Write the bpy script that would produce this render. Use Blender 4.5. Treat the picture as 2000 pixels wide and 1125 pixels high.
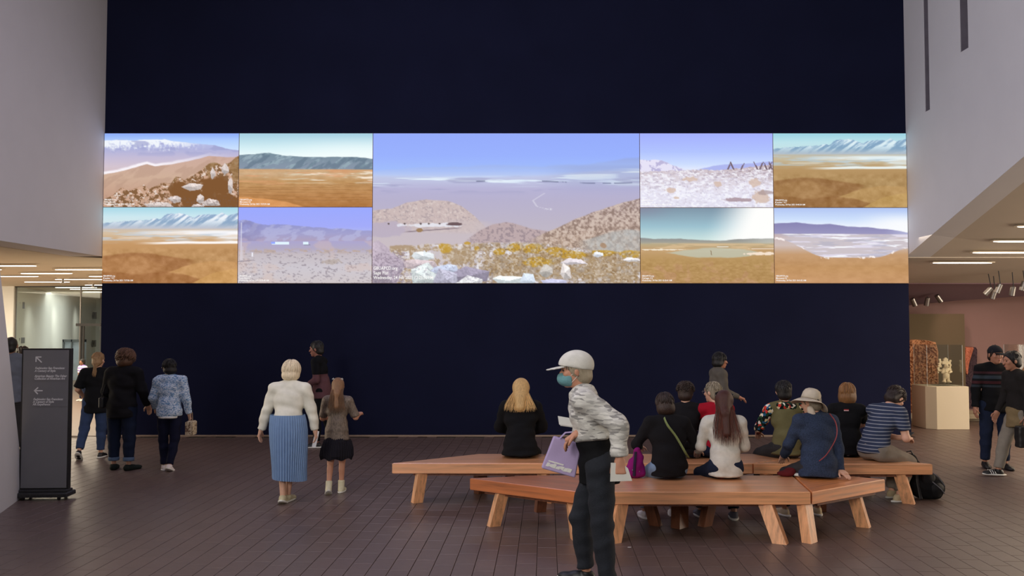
import bpy, bmesh, math, random
import numpy as np
from mathutils import Vector, Matrix
for _o in list(bpy.data.objects): bpy.data.objects.remove(_o, do_unlink=True)
random.seed(7); RNG = np.random.default_rng(11)
SC = bpy.context.scene; COL = SC.collection
PI = math.pi; R = math.radians

# ------------------------------------------------------------------ camera
F = 1757.0; PITCH = math.atan(73.5/F); CH = 2.0
cam_d = bpy.data.cameras.new('camera'); cam = bpy.data.objects.new('camera', cam_d); COL.objects.link(cam)
cam_d.sensor_width = 36.0; cam_d.lens = F/2000*36.0; cam_d.clip_end = 200
cam.location = (0, 0, CH); cam.rotation_euler = (PI/2+PITCH, 0, 0)
SC.camera = cam
SC.view_settings.view_transform = 'Standard'; SC.view_settings.look = 'None'
SC.view_settings.exposure = 0.0; SC.view_settings.gamma = 1.0; SC.view_settings.use_curve_mapping = False

# ------------------------------------------------------------------ world and room light
world = bpy.data.worlds.new('world'); SC.world = world; world.use_nodes = True
_bg = world.node_tree.nodes['Background']; _bg.inputs[0].default_value = (0.80, 0.83, 1.0, 1); _bg.inputs[1].default_value = 0.09
def area(name, loc, target, sx, sy, power, color, spread=180):
    d = bpy.data.lights.new(name, 'AREA'); d.shape = 'RECTANGLE'; d.size = sx; d.size_y = sy
    d.energy = power; d.color = color; d.spread = R(spread)
    o = bpy.data.objects.new(name, d); COL.objects.link(o); o.location = loc
    o.rotation_euler = (Vector(target)-Vector(loc)).to_track_quat('-Z', 'Y').to_euler()
    return o
def spot(name, loc, target, power, color, size=60, blend=.6, rad=.05):
    d = bpy.data.lights.new(name, 'SPOT'); d.energy = power; d.color = color; d.spot_size = R(size); d.spot_blend = blend; d.shadow_soft_size = rad
    o = bpy.data.objects.new(name, d); COL.objects.link(o); o.location = loc
    o.rotation_euler = (Vector(target)-Vector(loc)).to_track_quat('-Z', 'Y').to_euler()
    return o
area('daylight_behind_visitors', (-6.3, -6.0, 6.2), (5.0, 11, 2.2), 5, 4, 1080, (1.0, .95, .90))
area('behind_right_fill', (5.5, -6.5, 6.0), (-3.0, 11, 1.0), 5, 3, 150, (1.0, .95, .90))  # added weak fill, lifts the low white wall on the left
area('skylight_overhead', (-1.5, 9.0, 9.4), (1.2, 10.0, 0), 8, 5, 290, (.66, .64, 1.0))
area('high_left_fill', (-6.9, 4.5, 7.6), (7.2, 12.5, 6.2), 3, 2, 170, (.96, .95, 1.0), 110)  # added unseen lamp that brightens the right wall, no real opening there
area('right_hall_fill', (15.5, 12.0, 2.3), (0, 12.0, 2.0), 7, 3.6, 620, (1.0, .84, .66))  # added side fill for the right soffit and floor, not a real window
area('left_lobby_fill', (-27, 19, 1.7), (0, 19.0, 1.7), 14, 2.6, 1500, (1.0, .86, .66))  # added side fill for the lobby ceiling, not a real window
area('left_lobby_light', (-13, 20, 3.1), (-13, 20.01, 0), 7, 12, 1000, (1.0, .86, .66))
area('right_soffit_light', (9.6, 13.4, 3.35), (9.3, 13.4, 0), 5, 5, 170, (1.0, .82, .60))
area('left_gallery_light', (-16.5, 34, 3.15), (-17.2, 34, 0), 4, 12, 270, (1.0, .98, .93))
area('right_gallery_light', (11.5, 17.2, 2.75), (11.5, 17.2, 0), 5, 1.4, 20, (1.0, .78, .58))

# ------------------------------------------------------------------ helpers
def ray(u, v):
    dx = (u-1000)/F; dy = (562.5-v)/F
    return np.array([dx, math.cos(PITCH)-math.sin(PITCH)*dy, math.sin(PITCH)+math.cos(PITCH)*dy])
def PY(u, v, Y):
    d = ray(u, v); t = Y/d[1]; return Vector((d[0]*t, Y, CH+d[2]*t))
def G(u, v, z=0.0):
    d = ray(u, v); t = (z-CH)/d[2]; return Vector((d[0]*t, d[1]*t, z))
def PX(u, v, X):
    d = ray(u, v); t = X/d[0]; return Vector((X, d[1]*t, CH+d[2]*t))
def s2l(c):
    c = np.asarray(c, float)/255.0
    return np.where(c <= .04045, c/12.92, ((c+.055)/1.055)**2.4)
def rgb(r, g, b): 
    l = s2l((r, g, b)); return (float(l[0]), float(l[1]), float(l[2]), 1)

def N(nt, t, **kw):
    n = nt.nodes.new(t)
    for k, v in kw.items():
        if k.startswith('i_'): n.inputs[k[2:].replace('_', ' ')].default_value = v
        else: setattr(n, k, v)
    return n
def mat(name, color, rough=.8, bump=0.0, bscale=60, var=.12, vscale=6, metallic=0, spec=.5, stretch=(1, 1, 1), island=0.0, sheen=0, coat=0):
    m = bpy.data.materials.new(name); m.use_nodes = True; nt = m.node_tree; b = nt.nodes['Principled BSDF']
    b.inputs['Roughness'].default_value = rough; b.inputs['Metallic'].default_value = metallic
    b.inputs['Specular IOR Level'].default_value = spec
    if sheen: b.inputs['Sheen Weight'].default_value = sheen
    if coat: b.inputs['Coat Weight'].default_value = coat; b.inputs['Coat Roughness'].default_value = .12
    L = nt.links.new
    tc = N(nt, 'ShaderNodeTexCoord'); mp = N(nt, 'ShaderNodeMapping'); mp.inputs['Scale'].default_value = stretch
    L(tc.outputs['Object'], mp.inputs['Vector'])
    no = N(nt, 'ShaderNodeTexNoise', i_Scale=vscale, i_Detail=5.0); L(mp.outputs[0], no.inputs['Vector'])
    mr = N(nt, 'ShaderNodeMapRange'); mr.inputs['From Min'].default_value = .25; mr.inputs['From Max'].default_value = .75
    mr.inputs['To Min'].default_value = 1-var; mr.inputs['To Max'].default_value = 1+var; L(no.outputs['Fac'], mr.inputs['Value'])
    fac = mr.outputs[0]
    if island:
        ge = N(nt, 'ShaderNodeNewGeometry'); oi = N(nt, 'ShaderNodeObjectInfo')
        ad = N(nt, 'ShaderNodeMath', operation='ADD'); L(ge.outputs['Random Per Island'], ad.inputs[0]); L(oi.outputs['Random'], ad.inputs[1])
        fr = N(nt, 'ShaderNodeMath', operation='FRACT'); L(ad.outputs[0], fr.inputs[0])
        m2 = N(nt, 'ShaderNodeMapRange'); m2.inputs['To Min'].default_value = 1-island; m2.inputs['To Max'].default_value = 1+island; L(fr.outputs[0], m2.inputs['Value'])
        mu = N(nt, 'ShaderNodeMath', operation='MULTIPLY'); L(fac, mu.inputs[0]); L(m2.outputs[0], mu.inputs[1]); fac = mu.outputs[0]
    vm = N(nt, 'ShaderNodeVectorMath', operation='SCALE'); vm.inputs[0].default_value = color[:3]; L(fac, vm.inputs['Scale'])
    L(vm.outputs[0], b.inputs['Base Color'])
    if bump:
        nb = N(nt, 'ShaderNodeTexNoise', i_Scale=bscale, i_Detail=4.0); L(mp.outputs[0], nb.inputs['Vector'])
        bp = N(nt, 'ShaderNodeBump', i_Strength=bump, i_Distance=.01); L(nb.outputs['Fac'], bp.inputs['Height']); L(bp.outputs[0], b.inputs['Normal'])
    m['vm'] = vm.name
    return m
def emis(name, color, strength):
    m = bpy.data.materials.new(name); m.use_nodes = True; nt = m.node_tree; nt.nodes.clear()
    e = N(nt, 'ShaderNodeEmission'); e.inputs[0].default_value = color; e.inputs[1].default_value = strength
    o = N(nt, 'ShaderNodeOutputMaterial'); nt.links.new(e.outputs[0], o.inputs[0]); return m
def glass(name, tint=(.95, 1, .98, 1)):
    m = bpy.data.materials.new(name); m.use_nodes = True; nt = m.node_tree; nt.nodes.clear()
    t = N(nt, 'ShaderNodeBsdfTransparent'); t.inputs[0].default_value = tint
    g = N(nt, 'ShaderNodeBsdfGlossy'); g.inputs['Roughness'].default_value = .03; g.inputs[0].default_value = (1, 1, 1, 1)
    lw = N(nt, 'ShaderNodeLayerWeight'); lw.inputs[0].default_value = .5; pw = N(nt, 'ShaderNodeMath', operation='POWER'); pw.inputs[1].default_value = 4
    ma = N(nt, 'ShaderNodeMath', operation='MULTIPLY_ADD'); ma.inputs[1].default_value = .6; ma.inputs[2].default_value = .035
    mx = N(nt, 'ShaderNodeMixShader'); L = nt.links.new; L(lw.outputs['Facing'], pw.inputs[0]); L(pw.outputs[0], ma.inputs[0]); L(ma.outputs[0], mx.inputs[0]); L(t.outputs[0], mx.inputs[1]); L(g.outputs[0], mx.inputs[2])
    o = N(nt, 'ShaderNodeOutputMaterial'); L(mx.outputs[0], o.inputs[0]); return m
def colored(m, build):
    """replace the flat base colour of mat() m by a node-built colour"""
    nt = m.node_tree; vm = nt.nodes[m['vm']]; out = build(nt); nt.links.new(out, vm.inputs[0]); return m
def objz(nt, axis='Z'):
    tc = N(nt, 'ShaderNodeTexCoord'); sp = N(nt, 'ShaderNodeSeparateXYZ'); nt.links.new(tc.outputs['Object'], sp.inputs[0]); return sp.outputs[axis]
def ramp(nt, src, stops, mode='CONSTANT'):
    r = N(nt, 'ShaderNodeValToRGB'); r.color_ramp.interpolation = mode; e = r.color_ramp.elements
    while len(e) > 1: e.remove(e[-1])
    e[0].position = stops[0][0]; e[0].color = stops[0][1]
    for p, c in stops[1:]:
        q = e.new(p); q.color = c
    nt.links.new(src, r.inputs[0]); return r.outputs[0]

def mesh_obj(name, V, Fc, m, parent=None, smooth=False, edges=None):
    me = bpy.data.meshes.new(name)
    V = np.asarray(V, dtype=np.float32).reshape(-1, 3)
    if isinstance(Fc, np.ndarray):
        n, k = Fc.shape
        me.vertices.add(len(V)); me.vertices.foreach_set('co', V.ravel())
        me.loops.add(n*k); me.loops.foreach_set('vertex_index', Fc.ravel().astype(np.int32))
        me.polygons.add(n); me.polygons.foreach_set('loop_start', np.arange(0, n*k, k, dtype=np.int32))
        me.update(calc_edges=True)
    else:
        me.from_pydata(V.tolist(), [], [list(f) for f in Fc]); me.update()
    me.polygons.foreach_set('use_smooth', np.full(len(me.polygons), bool(smooth)))
    if m is not None: me.materials.append(m)
    o = bpy.data.objects.new(name, me); COL.objects.link(o)
    if parent is not None: o.parent = parent
    return o
class MB:
    def __init__(s): s.v = []; s.f = []
    def add(s, V, Fc):
        n = len(s.v); s.v += [tuple(map(float, p)) for p in V]; s.f += [tuple(int(i)+n for i in f) for f in Fc]; return s
    def box(s, x0, x1, y0, y1, z0, z1, M=None):
        V = [(x, y, z) for z in (z0, z1) for y in (y0, y1) for x in (x0, x1)]
        if M is not None: V = [M @ Vector(p) for p in V]
        return s.add(V, [(0, 2, 3, 1), (4, 5, 7, 6), (0, 1, 5, 4), (1, 3, 7, 5), (3, 2, 6, 7), (2, 0, 4, 6)])
    def bbox(s, x0, x1, y0, y1, z0, z1, b, M=None):
        """box with its upper edges chamfered by b"""
        lo = [(x0, y0, z0), (x1, y0, z0), (x1, y1, z0), (x0, y1, z0)]; md = [(p[0], p[1], z1-b) for p in lo]
        tp = [(x0+b, y0+b, z1), (x1-b, y0+b, z1), (x1-b, y1-b, z1), (x0+b, y1-b, z1)]
        V = lo+md+tp
        if M is not None: V = [M @ Vector(p) for p in V]
        Fc = [(3, 2, 1, 0), (8, 9, 10, 11)]
        for i in range(4):
            j = (i+1) % 4; Fc += [(i, j, j+4, i+4), (i+4, j+4, j+8, i+8)]
        return s.add(V, Fc)
    def prism(s, poly, z0, z1, b=0.0, M=None):
        """vertical prism over a plan polygon (counter-clockwise), chamfer b on upper and lower edges"""
        n = len(poly); c = Vector((sum(p[0] for p in poly)/n, sum(p[1] for p in poly)/n))
        def ins(k):
            out = []
            for i in range(n):
                a = Vector(poly[i-1][:2]); p = Vector(poly[i][:2]); q = Vector(poly[(i+1) % n][:2])
                e1 = (p-a).normalized(); e2 = (q-p).normalized()
                n1 = Vector((-e1.y, e1.x)); n2 = Vector((-e2.y, e2.x)); bs = (n1+n2); l = bs.length
                bs = bs/l if l > 1e-6 else n1
                out.append(p+bs*(k/max(.35, bs.dot(n1))))
            return out
        if b: rings = [(ins(b), z0), (ins(0), z0+b), (ins(0), z1-b), (ins(b), z1)]
        else: rings = [(ins(0), z0), (ins(0), z1)]
        V = []
        for pl, z in rings: V += [(p.x, p.y, z) for p in pl]
        if M is not None: V = [M @ Vector(p) for p in V]
        Fc = [tuple(range(n))[::-1], tuple(range((len(rings)-1)*n, len(rings)*n))]
        for r in range(len(rings)-1):
            for i in range(n):
                j = (i+1) % n; Fc.append((r*n+i, r*n+j, (r+1)*n+j, (r+1)*n+i))
        return s.add(V, Fc)
    def extr(s, poly3, d):
        """closed polygon in 3D extruded by vector d"""
        n = len(poly3); P = [Vector(p) for p in poly3]; V = P+[p+Vector(d) for p in P]
        Fc = [tuple(range(n)), tuple(range(n, 2*n))[::-1]]+[(i, i+n, (i+1) % n+n, (i+1) % n) for i in range(n)]
        return s.add(V, Fc)
    def tube(s, pts, rad, k=8, cap=True):
        V, Fc = tube_arr(pts, rad, k); return s.add(V, Fc)
    def cyl(s, a, b, r0, r1=None, k=16): return s.tube([a, b], [r0, r0 if r1 is None else r1], k)
    def lathe(s, prof, k=24, c=(0, 0, 0), M=None):
        V = []
        for r, z in prof:
            for i in range(k):
                t = 2*PI*i/k; V.append((c[0]+r*math.cos(t), c[1]+r*math.sin(t), c[2]+z))
        if M is not None: V = [M @ Vector(p) for p in V]
        Fc = []
        for j in range(len(prof)-1):
            for i in range(k): Fc.append((j*k+i, j*k+(i+1) % k, (j+1)*k+(i+1) % k, (j+1)*k+i))
        Fc.append(tuple(range(k))[::-1]); Fc.append(tuple(range((len(prof)-1)*k, len(prof)*k)))
        return s.add(V, Fc)
    def build(s, name, m, parent=None, smooth=False, fix=True):
        o = mesh_obj(name, s.v, s.f, m, parent, smooth)
        if fix:
            bm = bmesh.new(); bm.from_mesh(o.data); bmesh.ops.recalc_face_normals(bm, faces=bm.faces); bm.to_mesh(o.data); bm.free()
        return o
def tube_arr(pts, rad, k=6):
    P = [np.asarray(p, float) for p in pts]; n = len(P)
    if np.isscalar(rad): rad = [rad]*n
    V = []; up = None
    for i in range(n):
        t = P[min(i+1, n-1)]-P[max(i-1, 0)]; t = t/(np.linalg.norm(t)+1e-9)
        if up is None:
            up = np.array([0, 0, 1.]) if abs(t[2]) < .9 else np.array([1., 0, 0])
        a = up-np.dot(up, t)*t; a /= np.linalg.norm(a)+1e-9; up = a; b = np.cross(t, a)
        r = rad[i]
        ra, rb = (r if isinstance(r, tuple) else (r, r))
        for j in range(k):
            th = 2*PI*j/k; V.append(P[i]+a*(ra*math.cos(th))+b*(rb*math.sin(th)))
    Fc = []
    for i in range(n-1):
        for j in range(k): Fc.append((i*k+j, i*k+(j+1) % k, (i+1)*k+(j+1) % k, (i+1)*k+j))
    Fc.append(tuple(range(k))[::-1]); Fc.append(tuple(range((n-1)*k, n*k)))
    return V, Fc
def empty(name, loc=(0, 0, 0), rz=0):
    o = bpy.data.objects.new(name, None); COL.objects.link(o); o.location = loc; o.rotation_euler = (0, 0, rz); o.empty_display_size = .1; return o
def tag(o, label, cat, group=None, kind=None):
    if label: o['label'] = label
    if cat: o['category'] = cat
    if group: o['group'] = group
    if kind: o['kind'] = kind
    return o
def struct(o): o['kind'] = 'structure'; return o

# ---- smooth bodies: signed distance fields and surface nets
def smin(a, b, k):
    h = np.clip(.5+.5*(b-a)/k, 0, 1); return b*(1-h)+a*h-k*h*(1-h)
class C:   # tapered capsule
    def __init__(s, a, b, ra, rb=None, k=.02, clips=(), flat=None, sub=False):
        s.a = np.asarray(a, float); s.b = np.asarray(b, float); s.ra = ra; s.rb = ra if rb is None else rb; s.k = k; s.clips = clips; s.sub = sub
        m = max(s.ra, s.rb); s.lo = np.minimum(s.a, s.b)-m; s.hi = np.maximum(s.a, s.b)+m
    def ev(s, X, Y, Z):
        ba = s.b-s.a; bb = ba.dot(ba)+1e-9; px, py, pz = X-s.a[0], Y-s.a[1], Z-s.a[2]
        t = np.clip((px*ba[0]+py*ba[1]+pz*ba[2])/bb, 0, 1)
        return np.sqrt((px-t*ba[0])**2+(py-t*ba[1])**2+(pz-t*ba[2])**2)-(s.ra+(s.rb-s.ra)*t)
class E:   # oriented ellipsoid
    def __init__(s, c, r, M=None, k=.02, clips=(), sub=False):
        s.c = np.asarray(c, float); s.r = np.asarray(r, float); s.M = np.eye(3) if M is None else np.asarray(M, float); s.k = k; s.clips = clips; s.sub = sub
        ext = np.sqrt(((s.M*s.r[None, :])**2).sum(1)); s.lo = s.c-ext; s.hi = s.c+ext
    def ev(s, X, Y, Z):
        px, py, pz = X-s.c[0], Y-s.c[1], Z-s.c[2]; q = []; g = []
        for i in range(3):
            l = px*s.M[0, i]+py*s.M[1, i]+pz*s.M[2, i]; q.append(l/s.r[i]); g.append(l/s.r[i]**2)
        k0 = np.sqrt(q[0]**2+q[1]**2+q[2]**2); k1 = np.sqrt(g[0]**2+g[1]**2+g[2]**2)+1e-6
        return k0*(k0-1)/k1
class B(E):   # oriented rounded box (half sizes r)
    def ev(s, X, Y, Z):
        px, py, pz = X-s.c[0], Y-s.c[1], Z-s.c[2]; rr = min(s.r)*.3; q = []
        for i in range(3): q.append(np.abs(px*s.M[0, i]+py*s.M[1, i]+pz*s.M[2, i])-s.r[i]+rr)
        return np.sqrt(sum(np.maximum(a, 0)**2 for a in q))+np.minimum(np.maximum(np.maximum(q[0], q[1]), q[2]), 0)-rr
def sdf_mesh(prims, h=.014, wr=0.0, wf=(9, 9, 16), clips=()):
    add = [p for p in prims if not p.sub]
    lo = np.min([p.lo for p in add], 0)-3*h-.01; hi = np.max([p.hi for p in add], 0)+3*h+.01
    n = np.ceil((hi-lo)/h).astype(int)+1
    ax = [lo[i]+h*np.arange(n[i]) for i in range(3)]
    D = np.full(n, .2, dtype=np.float32)
    for p in prims:
        m = p.k+3*h
        i0 = np.maximum(0, np.floor((p.lo-m-lo)/h).astype(int)); i1 = np.minimum(n, np.ceil((p.hi+m-lo)/h).astype(int)+1)
        if (i1 <= i0).any(): continue
        X = ax[0][i0[0]:i1[0], None, None]; Y = ax[1][None, i0[1]:i1[1], None]; Z = ax[2][None, None, i0[2]:i1[2]]
        d = p.ev(X, Y, Z)
        for pt, nn in p.clips: d = np.maximum(d, (X-pt[0])*nn[0]+(Y-pt[1])*nn[1]+(Z-pt[2])*nn[2])
        sl = D[i0[0]:i1[0], i0[1]:i1[1], i0[2]:i1[2]]
        if p.sub: sl[...] = -smin(-sl, d, p.k)
        else: sl[...] = smin(sl, d, p.k)
    X = ax[0][:, None, None]; Y = ax[1][None, :, None]; Z = ax[2][None, None, :]
    if wr:
        a = RNG.uniform(0, 6, 6)
        wx = X+.03*np.sin(11*Z+a[0])+.02*np.sin(17*Y+a[1]); wz = Z+.04*np.sin(7*X+a[2])+.03*np.sin(9*Y+a[3])
        w = np.sin(wx*wf[0]*2+a[4])*np.sin(wz*wf[2]*2)+.6*np.sin(wz*wf[2]*3.7+wx*6+a[5])*np.sin(Y*wf[1]*2+wz*8)
        D += (wr*w).astype(np.float32)
    for pt, nn in clips: D = np.maximum(D, ((X-pt[0])*nn[0]+(Y-pt[1])*nn[1]+(Z-pt[2])*nn[2]).astype(np.float32))
    return nets(D, lo, h)
def nets(D, lo, h):
    S = D < 0; nx, ny, nz = D.shape
    cnt = np.zeros((nx-1, ny-1, nz-1), np.int8)
    for i in (0, 1):
        for j in (0, 1):
            for k in (0, 1): cnt += S[i:nx-1+i, j:ny-1+j, k:nz-1+k]
    act = (cnt > 0) & (cnt < 8); I = np.argwhere(act)
    if len(I) == 0: return np.zeros((0, 3)), np.zeros((0, 4), int)
    idx = np.full(act.shape, -1, np.int64); idx[act] = np.arange(len(I))
    acc = np.zeros((len(I), 3)); w = np.zeros(len(I))
    cs = [(i, j, k) for i in (0, 1) for j in (0, 1) for k in (0, 1)]
    for a in cs:
        for axis in range(3):
            if a[axis]: continue
            b = list(a); b[axis] = 1
            da = D[I[:, 0]+a[0], I[:, 1]+a[1], I[:, 2]+a[2]]; db = D[I[:, 0]+b[0], I[:, 1]+b[1], I[:, 2]+b[2]]
            m = (da < 0) != (db < 0); t = np.where(m, da/np.where(m, da-db, 1), 0)
            p = np.array(a, float)[None, :].repeat(len(I), 0); p[:, axis] += t
            acc += p*m[:, None]; w += m
    V = lo+(I+acc/w[:, None])*h
    Fs = []
    for axis in range(3):
        sl0 = [slice(None)]*3; sl1 = [slice(None)]*3; sl0[axis] = slice(0, -1); sl1[axis] = slice(1, None)
        A = S[tuple(sl0)]; Bm = S[tuple(sl1)]; o1, o2 = [i for i in range(3) if i != axis]
        m = A != Bm; E_ = np.argwhere(m); E_ = E_[(E_[:, o1] > 0) & (E_[:, o2] > 0)]
        E_ = E_[(E_[:, o1] < D.shape[o1]-1) & (E_[:, o2] < D.shape[o2]-1)]
        ins = A[E_[:, 0], E_[:, 1], E_[:, 2]]
        q = []
        for d1, d2 in ((-1, -1), (0, -1), (0, 0), (-1, 0)):
            c = E_.copy(); c[:, o1] += d1; c[:, o2] += d2; q.append(idx[c[:, 0], c[:, 1], c[:, 2]])
        q = np.stack(q, 1)
        flip = ins if axis != 1 else ~ins
        q[~flip] = q[~flip][:, ::-1]
        Fs.append(q)
    Fc = np.concatenate(Fs); Fc = Fc[(Fc >= 0).all(1)]
    return V, Fc
def join(parts):
    """[(V,F quads ndarray)|(V list,F list)] -> lists"""
    V = []; Fc = []; n = 0
    for v, f in parts:
        v = np.asarray(v).reshape(-1, 3); V.append(v); Fc += [tuple(int(i)+n for i in q) for q in f]; n += len(v)
    return np.concatenate(V), Fc
def sdf_obj(name, prims, m, parent, h=.014, extra=None, **kw):
    V, Fc = sdf_mesh(prims, h, **kw)
    if extra: V, Fc = join([(V, Fc)]+extra)
    return mesh_obj(name, V, Fc, m, parent, smooth=True)
# ------------------------------------------------------------------ materials
M_white = mat('white_plaster', rgb(214, 212, 214), .85, .05, 30, .02, 2)
M_whiter = mat('gallery_paint', rgb(238, 238, 232), .85, .03, 30, .02, 2)
M_ceil = mat('ceiling_paint', rgb(214, 200, 176), .85, .03, 30, .02, 2)
M_ceilr = mat('soffit_paint', rgb(196, 184, 168), .85, .03, 30, .02, 2)
M_navy = mat('navy_paint', (.0092, .0108, .030, 1), .85, .03, 60, .10, 1.2, spec=.06)
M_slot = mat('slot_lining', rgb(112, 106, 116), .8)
M_tile = mat('brown_paver', rgb(98, 79, 72), .40, .10, 90, .10, 14, island=.07, spec=.9)
M_grout = mat('grout', rgb(84, 72, 64), .9, .1, 120, .12, 3)
M_floor2 = mat('lobby_floor', rgb(118, 100, 88), .42, .08, 90, .10, 8)
M_mauve = mat('mauve_wall', rgb(150, 118, 112), .9, .02, 30, .03, 2)
M_mauve2 = mat('mauve_ceiling', rgb(128, 102, 110), .9, .02, 30, .03, 2)
M_beige = mat('beige_panel', rgb(100, 86, 64), .9, .02, 30, .03, 2)
M_cream = mat('cream_paint', rgb(202, 188, 162), .6, .02, 30, .02, 2)
M_metal = mat('brushed_metal', rgb(150, 146, 142), .35, metallic=.9, var=.05)
M_dark = mat('dark_metal', rgb(46, 45, 46), .45, metallic=.3, var=.05)
M_glass = glass('clear_glass'); M_acryl = glass('clear_acrylic', (.93, .95, .95, 1))
M_lamp = emis('lamp_strip', (1, .93, .80, 1), 7.0)
M_lampc = emis('lamp_strip_cool', (1, .95, .86, 1), 7.0)

XL, XR, WY = -7.46, 7.215, 16.35
# ------------------------------------------------------------------ structure
b = MB(); b.box(-36, 24, -9, 46, -.12, -.012); floor = struct(b.build('floor', M_grout))
b = MB()
for x0, x1, y0, y1 in ((-36, -9.6, 4, 46), (-9.6, XL, 16.45, 46), (9.8, 24, -9, 8)): b.box(x0, x1, y0, y1, -.012, -.001)
b.build('lobby_paving', M_floor2, floor)
# pavers: long bricks laid end to end, courses running towards the screen wall
TW, TL, GAP = .172, .345, .0045
ang = R(-2.2); ca, sa = math.cos(ang), math.sin(ang)
tiles = []
for i in range(-62, 75):
    off = random.choice((0, .33, .5, .66))*TL+random.uniform(-.02, .02)
    for j in range(18, 62):
        lx, ly = i*TW, j*TL+off
        x, y = lx*ca+ly*sa*-1, lx*sa*-1*-1+ly*ca
        if y < 6.9 or y > 20.8: continue
        if x < -9.5 or x > 14.6: continue
        if y > WY-.12 and x < XR+.1: continue
        if abs(x)/y > .66: continue
        tiles.append((y, x, random.random()))
tiles.sort()
def tile_geo(b=None):
    b = b or MB(); return b.bbox(-TW/2+GAP/2, TW/2-GAP/2, -TL/2+GAP/2, TL/2-GAP/2, -.012, 0, .0018)
tm = tile_geo(); first = tm.build('paving_tile', M_tile, floor)
near = [t for t in tiles if abs(t[1])/t[0] < .60][:300]; ns = set(near)
for n_, (y, x, r_) in enumerate(near):
    o = first if n_ == 0 else first.copy()
    if n_: COL.objects.link(o)
    o.parent = floor; o.location = (x, y, -.0006+.0006*r_); o.rotation_euler = (R(.05)*(r_-.5), R(.08)*(r_-.5), ang)
tv = np.array(tm.v); tf = np.array([f for f in tm.f if len(f) == 4]); rest = [t for t in tiles if t not in ns]
Vs = []; Fs = []
for n_, (y, x, r_) in enumerate(rest):
    q = tv.copy(); q[:, 2] += -.0006+.0006*r_+(q[:, 0]*R(.08)*(r_-.5)); X = q[:, 0]*ca-q[:, 1]*sa+x; Y = q[:, 0]*sa+q[:, 1]*ca+y
    q[:, 0] = X; q[:, 1] = Y; Vs.append(q); Fs.append(tf+n_*len(tv))
o = mesh_obj('far_paving', np.concatenate(Vs), np.concatenate(Fs), M_tile, floor); o['kind'] = 'stuff'

b = MB(); b.box(XL, XR, WY, WY+.5, 0, 9.6); wall_back = struct(b.build('wall_back', M_navy))
b = MB(); b.box(XL+.02, XR-.02, WY-.03, WY, 0, .028); struct(b.build('baseboard_back', mat('shadow_gap_strip', rgb(150, 128, 108), .7)))
# left wall: upper mass ends 3.25 m up, above the lobby opening
LZ = 3.26
b = MB(); b.extr([(XL, -9, 3.10), (XL, WY, LZ), (XL, WY, 9.6), (XL, -9, 9.6)], (-.6, 0, 0)); struct(b.build('wall_left', M_white))
# leaning end of the low white wall in the left foreground
p0 = G(48, 968); p1 = G(0, 1003); d = (p1-p0); d.z = 0; d.normalize()
q = PY(5, 573, 9.78)
base_far = Vector((p0.x, p0.y, 0)); base_near = base_far+d*5.5
tilt = (Vector((q.x, q.y, q.z))-base_far); tilt = tilt/tilt.z
top_far = base_far+tilt*3.14; nn = Vector((d.y, -d.x, 0)); nn = nn if nn.x < 0 else -nn
b = MB(); b.extr([base_far, base_near, base_near+Vector((0, 0, 3.14)), top_far], nn*.28); struct(b.build('wall_left_low', mat('white_plaster_low', rgb(216, 214, 214), .85, .05, 30, .02, 2)))
# right wall with two recessed slots, lower edge rising towards the viewer
def rz_(Y): return 3.27+(16.4-Y)*.292 if Y > 10.2 else 5.08
s1 = (15.39, 15.57, PX(1820, 212, XR).z); s2 = (14.05, 14.31, PX(1893, 92, XR).z)
b = MB()
def seg(y0, y1, ztop0=9.6, z0=None):
    pts = [(XR, y0, rz_(y0)), (XR, y1, rz_(y1)), (XR, y1, ztop0), (XR, y0, ztop0)]; b.extr(pts, (.45, 0, 0))
seg(s1[1], WY+.1); seg(s2[1], s1[0]); seg(10.2, s2[0])
seg(s1[0], s1[1], s1[2]); seg(s2[0], s2[1], s2[2])
b.extr([(XR, -9, 5.08), (XR, 10.2, 5.08), (XR, 10.2, 9.6), (XR, -9, 9.6)], (.45, 0, 0))
wr_ = struct(b.build('wall_right', M_white))
for s_ in (s1, s2):
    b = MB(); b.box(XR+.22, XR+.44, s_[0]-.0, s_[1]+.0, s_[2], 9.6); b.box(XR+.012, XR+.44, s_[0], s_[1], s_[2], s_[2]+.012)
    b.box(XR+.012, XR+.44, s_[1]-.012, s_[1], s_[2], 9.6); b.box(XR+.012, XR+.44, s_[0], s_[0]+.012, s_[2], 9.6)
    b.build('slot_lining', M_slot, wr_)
# soffits / ceilings
b = MB()
b.extr([(XR+.45, 10.2, 5.08), (XR+.45, 16.5, rz_(16.5)), (16, 16.5, rz_(16.5)), (16, 10.2, 5.08)], (0, 0, .15))
b.extr([(XR+.45, -9, 5.08), (XR+.45, 10.2, 5.08), (16, 10.2, 5.08), (16, -9, 5.08)], (0, 0, .15))
b.extr([(XR, 16.45, rz_(16.5)), (XR, 18.6, 2.88), (16, 18.6, 2.88), (16, 16.45, rz_(16.5))], (0, 0, .15)); struct(b.build('ceiling_right', M_ceilr))
b = MB(); b.extr([(XR, 18.6, 2.86), (XR, 20.5, 2.28), (16, 20.5, 3.15), (16, 18.6, 2.86)], (0, 0, .1)); struct(b.build('ceiling_gallery', M_mauve2))
b = MB(); b.box(XR-.3, 16, 20.5, 20.7, 0, 3.6); b.box(15.9, 16.1, 4, 20.7, 0, 3.6); b.box(XR, XR+.1, WY+.5, 20.6, 0, 3.3); struct(b.build('wall_gallery', M_mauve))
b = MB(); b.extr([(XL-.6, 4, 3.10), (XL-.6, WY, LZ), (XL-.6, 46, 3.27), (-30, 46, 3.27), (-30, 4, 3.12)], (0, 0, .15))
b.extr([(XL, WY+.5, LZ), (XL, 46, 3.27), (XL-.61, 46, 3.27), (XL-.61, WY, LZ)], (0, 0, .15)); struct(b.build('ceiling_left', M_ceil))
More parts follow.
